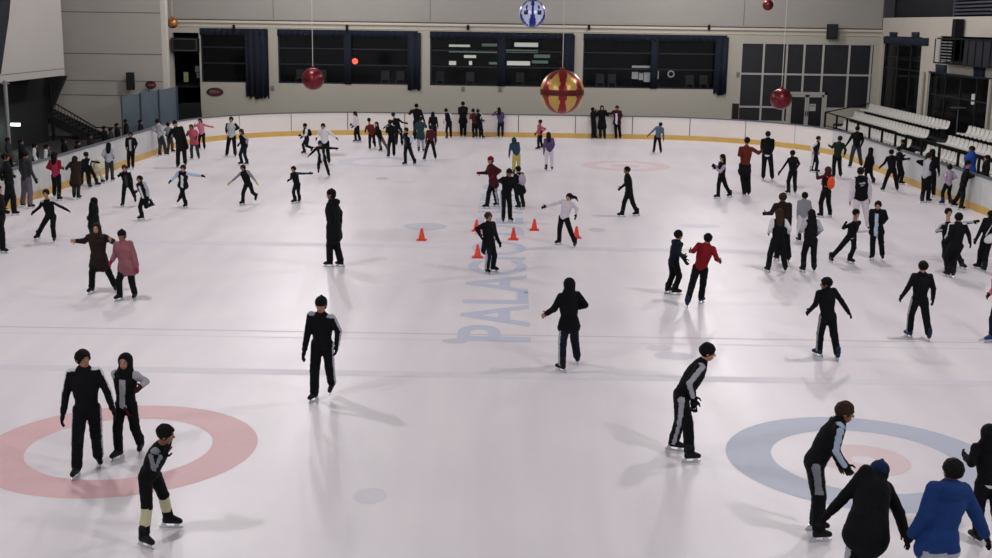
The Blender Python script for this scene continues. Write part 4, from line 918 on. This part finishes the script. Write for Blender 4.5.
# dark folding screens at the corner
a = at_y(161, 112, 62.5); MB_ = MB(); 
P = [at_y(x, y, 66.2) for x, y in ((172, 140), (172, 117), (176, 106), (182, 103), (200, 103), (203, 140))]; MB_.prism(P, (0, .2, 0)); tag(MB_.build('corner_padding', mat('pad_black', '111114', .9, bump=.3, bscale=8)), 'black padded screen at the left corner behind the boards', 'padding')

# ------------------------------------------------------------------ right wall
XW = 19.9
def zr(x, y): return float(at_x(x, y, XW)[2])
def yr(x, y=60): return float(at_x(x, y, XW)[1])
y1a, y1b = yr(919, 80), yr(880.5, 80); y2a, y2b = yr(990, 90), yr(927, 90); yn = 38.0
zw = 3.72; zc = zr(960, 63); zt2 = zr(960, 36.5); zo = zr(900, 36.5)
w = MB()
def rw(ya, yb, za, zb_, m=0): w.box((XW, ya, za), (XW+.1, yb, zb_), m)
rw(y1b, YB, -.03, 6.25); rw(y2b, y1a, -.03, 6.25); rw(yn, y2a, -.03, zc)
rw(y1a, y1b, -.03, .9); rw(y1a, y1b, zo, 6.25)
rw(y2a, y2b, -.03, .9); rw(y2a, y2b, zw, zc); rw(yn, y2b-1.2, zt2, 6.25)
rw(y2b-1.2, y2b, zc, 6.25)
struct('wall_right', w, mat('wall_right_plaster', 'b2ada2', .8, var=.05, scale=.5))
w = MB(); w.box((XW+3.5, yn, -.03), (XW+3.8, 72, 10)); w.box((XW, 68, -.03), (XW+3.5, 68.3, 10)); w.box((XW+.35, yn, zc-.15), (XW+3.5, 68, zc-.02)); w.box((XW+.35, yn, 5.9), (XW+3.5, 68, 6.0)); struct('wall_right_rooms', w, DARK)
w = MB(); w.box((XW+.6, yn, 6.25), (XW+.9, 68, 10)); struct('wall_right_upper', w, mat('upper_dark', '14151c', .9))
w = MB()
for i in range(9): w.box((XW+.37, 45.5, 6.35+i*.16), (XW+.58, 57.5, 6.43+i*.16))
for y in (45.4, 57.5): w.box((XW+.37, y, 6.255), (XW+.58, y+.12, 8))
tag(w.build('louvre_screen', mat('louvre_grey', '3b3c46', .6)), 'grey horizontal louvre screen above the right balcony', 'louvre')
w = MB(); w.box((XW-.02, yr(878, 20)-1.2, 6.25), (XW+.5, yr(878, 20)-.9, 10)); struct('trim_3', w, mat('post_grey', '3c3c40'))
# dark glazing in the right openings
for i, (ya, yb, za, zb_) in enumerate(((y1a, y1b, .9, zo), (y2a, y2b, .9, zw))):
    root = tag(empty('window_%d' % (6+i), (XW+.2, (ya+yb)/2, za)), kind='structure'); f = MB()
    nd = 3 if i == 0 else 4
    for k_ in range(nd+1): y = ya+(yb-ya)*k_/nd; f.box((XW+.16, y-.04, za), (XW+.24, y+.04, zb_))
    f.box((XW+.16, ya, za+(zb_-za)*.62), (XW+.24, yb, za+(zb_-za)*.62+.06)); f.build('window_frame', mat('frame_black', '16181d', .5), root)
    MB().box((XW+.195, ya, za), (XW+.205, yb, zb_)).build('pane', GL, root)
def navy_tab(x0, y0, x1, y1, label):
    a = at_x(x0, y0, XW-.08); b = at_x(x1, y1, XW-.08)
    n = 8; V = []
    for i in range(n+1):
        y = a[1]+(b[1]-a[1])*i/n; V += [(XW-.06+.02*math.sin(i*1.7), y, a[2]), (XW-.06+.03*math.sin(i*1.7+1), y, b[2])]
    o = MB().add(V, [(2*i, 2*i+1, 2*i+3, 2*i+2) for i in range(n)]).build('curtain', mat('navy_banner', '111a2c', .9), smooth=True); o.modifiers.new('s', 'SOLIDIFY').thickness = .02
    tag(o, label, 'curtain')
navy_tab(883, 36.5, 927, 46, 'navy curtain rolled across the top of the first right opening'); navy_tab(889, 32, 896, 37, 'small navy curtain tab over the first right opening, left one'); navy_tab(911, 32, 918, 37, 'small navy curtain tab over the first right opening, right one')
navy_tab(928, 71, 990, 80, 'dark teal-navy curtain across the top of the second right opening'); navy_tab(935, 64, 945, 74, 'navy cloth hanging under the left end of the balcony'); navy_tab(973, 66, 983, 78, 'navy cloth hanging under the right end of the balcony')
# balcony
o = empty('balcony', (XW-.3, 52, zc), 'black balcony with railing high on the right wall', 'balcony')
ya, yb = yr(992, 50)-4, float(at_x(934, 50, XW-.7)[1])
MB().box((XW-.7, ya, zc-.06), (XW, yb, zc)).build('deck', BLK, o); f = MB(); f.beam((XW-.68, ya, zt2-.1), (XW-.68, yb-.3, zt2-.1), .06, .06); f.beam((XW-.68, yb-.3, zt2-.1), (XW-.02, yb-.1, zt2-.1), .05, .05); f.build('handrail', BLK, o)
n = 12
for i in range(n): y = ya+(yb-ya)*i/(n-1)-.05; MB().box((XW-.70, y-.025, zc), (XW-.66, y+.025, zt2-.1)).build('baluster', BLK, o)
f = MB()
for i in range(8): z = zc+.1+i*.13; f.box((XW-.69, yb-2.2, z), (XW-.67, yb-.05, z+.035))
f.build('ladder_rungs', mat('rung_grey', '8e9298', .5), o)
MB().box((XW-.66, ya, zc), (XW-.64, yb-3.6, zt2-.15)).build('privacy_cloth', mat('cloth_navy_dark', '12141f', .9), o)
# loudspeaker on right wall
a = at_x(957, 19, XW-.3); b_ = at_x(957, 39, XW-.3); o = empty('loudspeaker', (XW-.2, a[1], b_[2]), 'black loudspeaker with rounded side high on the right wall', 'loudspeaker')
b = MB(); b.prism([(XW-.1, a[1]-.28, b_[2]), (XW-.42, a[1]-.22, b_[2]), (XW-.45, a[1]+.1, b_[2]), (XW-.3, a[1]+.3, b_[2]), (XW-.1, a[1]+.3, b_[2])], (0, 0, a[2]-b_[2])); b.build('cabinet', BLK, o)
MB().box((XW-.1, a[1]-.05, (a[2]+b_[2])/2-.05), (XW, a[1]+.05, (a[2]+b_[2])/2+.05)).build('bracket', BLK, o)
# vertical lamp and pole table in the dark opening
a = at_x(973.5, 94, XW+1.2); b_ = at_x(973.5, 104.5, XW+1.2); tag(MB().tube([(XW+1.2, a[1], b_[2]), (XW+1.2, a[1], a[2])], .075, 10).build('tube_light', mat('tube_soft', 'cfd2d6', .5, emit=.7)), 'upright white tube light in the second right opening', 'light')
a = at_x(958.5, 107.5, XW-.4); o = empty('pole_table', (XW-.4, a[1], 1.4), 'tall round table on a thin pole by the second right opening', 'table')
MB().lathe((XW-.4, a[1], a[2]-.03), [(.02, 0), (.32, 0), (.34, .03), (.02, .05)], 20).build('table_top', mat('table_grey', '5b5b5e', .5), o); MB().tube([(XW-.4, a[1], 1.2), (XW-.4, a[1], a[2])], .025, 8).build('pole', mat('table_grey', '5b5b5e'), o)
a = at_x(920.5, 90, XW-.05); 
for xq, y0, L_b in ((920.5, 112, 'white pipe beside the first right opening'), (988, 110, 'white pipe at the right end of the second right opening')):
    p0 = at_x(xq, y0, XW-.1); tag(MB().tube([(XW-.1, p0[1], 1.2), (XW-.1, p0[1], 3.7)], .07, 10).build('pipe', mat('pipe_white', 'a09d98', .5)), L_b, 'pipe')

# ------------------------------------------------------------------ tiers, railing and seats
TR = [(16.45, 17.45, .30), (17.45, 18.4, .66), (18.4, XW, 1.02)]
w = MB()
for a, b, z in TR: w.box((a, 38, -.03), (b, 66.3, z))
struct('trim_4', w, mat('tier_dark', '1b1b1d', .9))
SW = mat('seat_white', 'd0cfc9', .5, var=.05, scale=4); SK = mat('seat_leg', '1c1c1e', .6)
def seat_mesh():
    prof = [(-.30, .40), (-.26, .43), (-.10, .405), (.06, .40), (.12, .43), (.17, .55), (.20, .70), (.205, .76), (.19, .775)]
    V = []; n = len(prof); ws = [.17, .19, .205, .21, .21, .205, .195, .18, .16]
    m = 7
    for (x, z), w_ in zip(prof, ws):
        for j in range(m): u = -1+2*j/(m-1); V.append((x-.02*(u*u), u*w_, z+.03*u*u*(1 if z < .5 else 0)))
    F = [(i*m+j, i*m+j+1, (i+1)*m+j+1, (i+1)*m+j) for i in range(n-1) for j in range(m-1)]
    return V, F
V, F = seat_mesh(); seat0 = mesh_obj('grandstand_chair', V, F, [SW], smooth=True); seat0.modifiers.new('s', 'SOLIDIFY').thickness = .02
leg0 = MB().box((-.12, -.03, 0), (.06, .03, .40))  .build('leg', SK, loc=(0, 0, 0)); leg0.parent = seat0
rows = [(18.95, 1.02, 53.7, 65.6, 'back row of the block by the storefront'), (17.95, .66, 53.3, 64.6, 'middle row of the block by the storefront'), (17.0, .30, 52.6, 63.4, 'front row of the block by the storefront, behind the railing'),
        (18.95, 1.02, 45.0, 51.4, 'back row of the block at the right edge'), (17.95, .66, 43.0, 50.9, 'middle row of the block at the right edge'), (17.0, .30, 40.8, 50.4, 'front row of the block at the right edge, behind the railing')]
first = True
for x, z, ya, yb, L_b in rows:
    y = ya
    while y <= yb:
        if first: s_, l_ = seat0, leg0; first = False
        else:
            s_ = seat0.copy(); COL.objects.link(s_); l_ = leg0.copy(); COL.objects.link(l_); l_.parent = s_
        s_.location = (x, y, z); tag(s_, 'white plastic chair, '+L_b, 'chair', 'white seats in the '+L_b); y += .47
o = empty('stand_railing', (16.3, 52, 0), 'black metal railing in front of the white stand seats', 'railing')
zr1 = 1.42
f = MB()
for ya, yb in ((52.0, 63.8), (40, 50.6)): f.beam((16.35, ya, zr1), (16.35, yb, zr1), .06, .05); f.beam((16.35, ya, .75), (16.35, yb, .75), .03, .03)
f.beam((16.35, 63.8, zr1), (19.2, 65.9, zr1+.35), .05, .05); f.build('handrail', BLK, o)
for y in [52, 53.9, 55.8, 57.7, 59.6, 61.5, 63.8]+[40.6, 42.6, 44.6, 46.6, 48.6, 50.6]: MB().box((16.31, y-.045, -.03), (16.39, y+.045, zr1)).build('railing_post', BLK, o)

# ------------------------------------------------------------------ cones
def cone_at(x, y, label):
    c = floor_at(x, y); r = empty('traffic_cone', (c[0], c[1], 0), label, 'traffic cone', 'orange cones on the ice')
    OM = mat('cone_orange', 'e2402c', .5, var=.05)
    b = MB(); b.prism([(c[0]-.135, c[1]-.12, .003), (c[0]+.135, c[1]-.12, .003), (c[0]+.135, c[1]+.12, .003), (c[0]-.135, c[1]+.12, .003)], (0, 0, .022)); b.build('base', OM, r)
    MB().lathe((c[0], c[1], .025), [(.10, 0), (.085, .02), (.03, .29), (.024, .30), (.022, .28)], 24).build('cone_body', OM, r, smooth=True)
for q in ((421.7, 240.3, 'orange cone farthest to the left, alone on the ice'), (476.5, 231, 'orange cone beyond the boy in thick black jacket'), (477.6, 257.5, 'nearest orange cone, left of the boy in thick black jacket'),
          (513.4, 239.6, 'orange cone between boy in thick black jacket and girl in white hoodie'), (534.3, 230.2, 'orange cone just below the stretched hand of the girl in white'), (576.3, 238, 'orange cone right behind the legs of the girl in white hoodie')): cone_at(*q)

# ------------------------------------------------------------------ hanging balls
def ball(x, y, dpx, Y, mats, fn, label, segs=64, strx=None):
    c = at_y(x, y, Y); r = dpx/2*Y/FPX*1.0; o = empty('hanging_ball', (c[0], c[1], c[2]-r), label, 'hanging ball')
    nu, nv = segs, segs//2; V = []; F = []; mi = []
    for i in range(nv+1):
        for j in range(nu):
            a = 2*PI*j/nu; b = PI*i/nv-PI/2; V.append((c[0]+r*math.cos(b)*math.cos(a), c[1]+r*math.cos(b)*math.sin(a), c[2]+r*math.sin(b)))
    for i in range(nv):
        for j in range(nu):
            F.append((i*nu+j, i*nu+(j+1) % nu, (i+1)*nu+(j+1) % nu, (i+1)*nu+j)); mi.append(fn(math.degrees(2*PI*(j+.5)/nu), math.degrees(PI*(i+.5)/nv-PI/2)))
    mesh_obj('ball_body', V, F, mats, o, mi, True, tuple(c.tolist()))
    MB().lathe((c[0], c[1], c[2]+r-.01), [(.06, 0), (.07, .03), (.06, .07), (.02, .08)], 16).build('cap', mats[0], o)
    MB().tube([(c[0], c[1], c[2]+r), (c[0], c[1], 11.8)], .010 if Y < 40 else .014, 6).build('cord', mat('cord_pale', 'b5b0a8', .7), o)
RM = mat('ball_red', '7d1a22', .3, metal=.4, var=.1); GD = mat('ball_gold', 'b5964f', .35, metal=.35, var=.12); DR = mat('ball_dark_red', '5a0f18', .3, metal=.4)
CRM = mat('ball_crimson', '641a24', .3, metal=.5, var=.25, scale=9); WB = mat('ball_white', 'c3cbe6', .25, metal=.2, var=.08); BB_ = mat('ball_blue', '1b2f86', .25, metal=.4); CO = mat('ball_copper', 'a06a3c', .3, metal=.6)
def petals(n, off, lw, wid=.42, hmax=62):
    def fn(a, b):
        if abs(b) < lw: return 2
        u = ((a-off)/(360/n)) % 1-.5; t = (abs(b)-lw)/(hmax-lw)
        if 0 < t < 1 and abs(u) < wid*math.sin(PI*min(1, t*.75+.18))*(1-t*.55): return 1
        return 0
    return fn
ball(562, 92, 43.5, 34.0, [RM, GD, DR], petals(7, 270, 7, .42, 62), 'large red and gold petal-patterned ball hanging over the far ice', 96)
NB_ = mat('ball_navy', '131a3e', .3, metal=.3)
def bluefn(a, b):
    u = ((a-270)/60) % 1-.5
    if abs(abs(u)) < .2 and -4 < b < 14: return 2
    if b < -2: t = (-b-2)/62; return 0 if t < 1 and abs(u) < .40*(1-t*.9) else 1
    if b < 34: return 0 if abs(abs(u)-.22) < .17 else 1
    if b < 62: return 1 if abs(abs(u)-.5) < .14 else 0
    return 1
ball(532.5, 13.5, 26.5, 40.0, [WB, BB_, NB_], bluefn, 'blue and white patterned ball at the top of the picture', 72)
ball(313, 79, 22, 52.0, [CRM, DR], lambda a, b: 1 if (int(a//24)+int((b+90)//30)) % 3 == 0 else 0, 'small crimson ball hanging in front of the left windows', 48)
ball(781, 99, 21, 46.0, [CRM, DR], lambda a, b: 1 if (int(a//24)+int((b+90)//30)) % 4 == 0 else 0, 'small crimson ball hanging in front of the storefront glass', 48)
ball(768, 5, 10.5, 58.0, [CRM, DR], lambda a, b: 1 if abs(b) < 10 else 0, 'smallest crimson ball cut off near the top right', 32)
c = at_y(172.5, 24, 63)
ball(172.5, 23, 10.5, 63.0, [CO, DR], lambda a, b: 1 if b < -40 else 0, 'copper ball with a bright glint at the upper left wall corner', 32)
x0 = at_y(786, 10, 50); 

# ------------------------------------------------------------------ roof and lamps (above the picture)
w = MB(); w.box((-30, -4, 12), (30, 74, 12.2)); struct('ceiling', w, mat('roof_grey', '6d6c6a', .9))
LM = mat('lamp_face', 'fff8ee', .5, emit=3)
for yy in (8, 22, 36, 50, 60):
    for xx in (-9.5, 9.5):
        la = bpy.data.lights.new('hall_light', 'POINT'); la.shadow_soft_size = .3
        la.energy = LIGHT; la.color = (1.0, .95, .965); ob = bpy.data.objects.new('hall_light', la); COL.objects.link(ob); ob.location = (xx, yy, 10.8)
        r = empty('hall_lamp', (xx, yy, 11.4), 'square hall lamp hanging from the roof over the ice', 'lamp', 'hall lamps over the ice')
        MB().box((xx-.5, yy-.5, 11.33), (xx+.5, yy+.5, 11.5)).build('lamp_housing', BLK, r); MB().box((xx-.46, yy-.46, 11.32), (xx+.46, yy+.46, 11.33)).build('lamp_face', LM, r); MB().tube([(xx, yy, 11.5), (xx, yy, 11.99)], .02, 6).build('rod', BLK, r)
wd = bpy.data.worlds.new('world'); scn.world = wd; wd.use_nodes = True
bg = wd.node_tree.nodes['Background']; bg.inputs[0].default_value = (.95, .95, 1, 1); bg.inputs[1].default_value = WORLD
vs = scn.view_settings; vs.view_transform = 'Standard'; vs.look = 'None'; vs.gamma = 1; vs.exposure = EXPO; vs.use_curve_mapping = False
scn.cycles.use_denoising = True
scn.cycles.max_bounces = 6
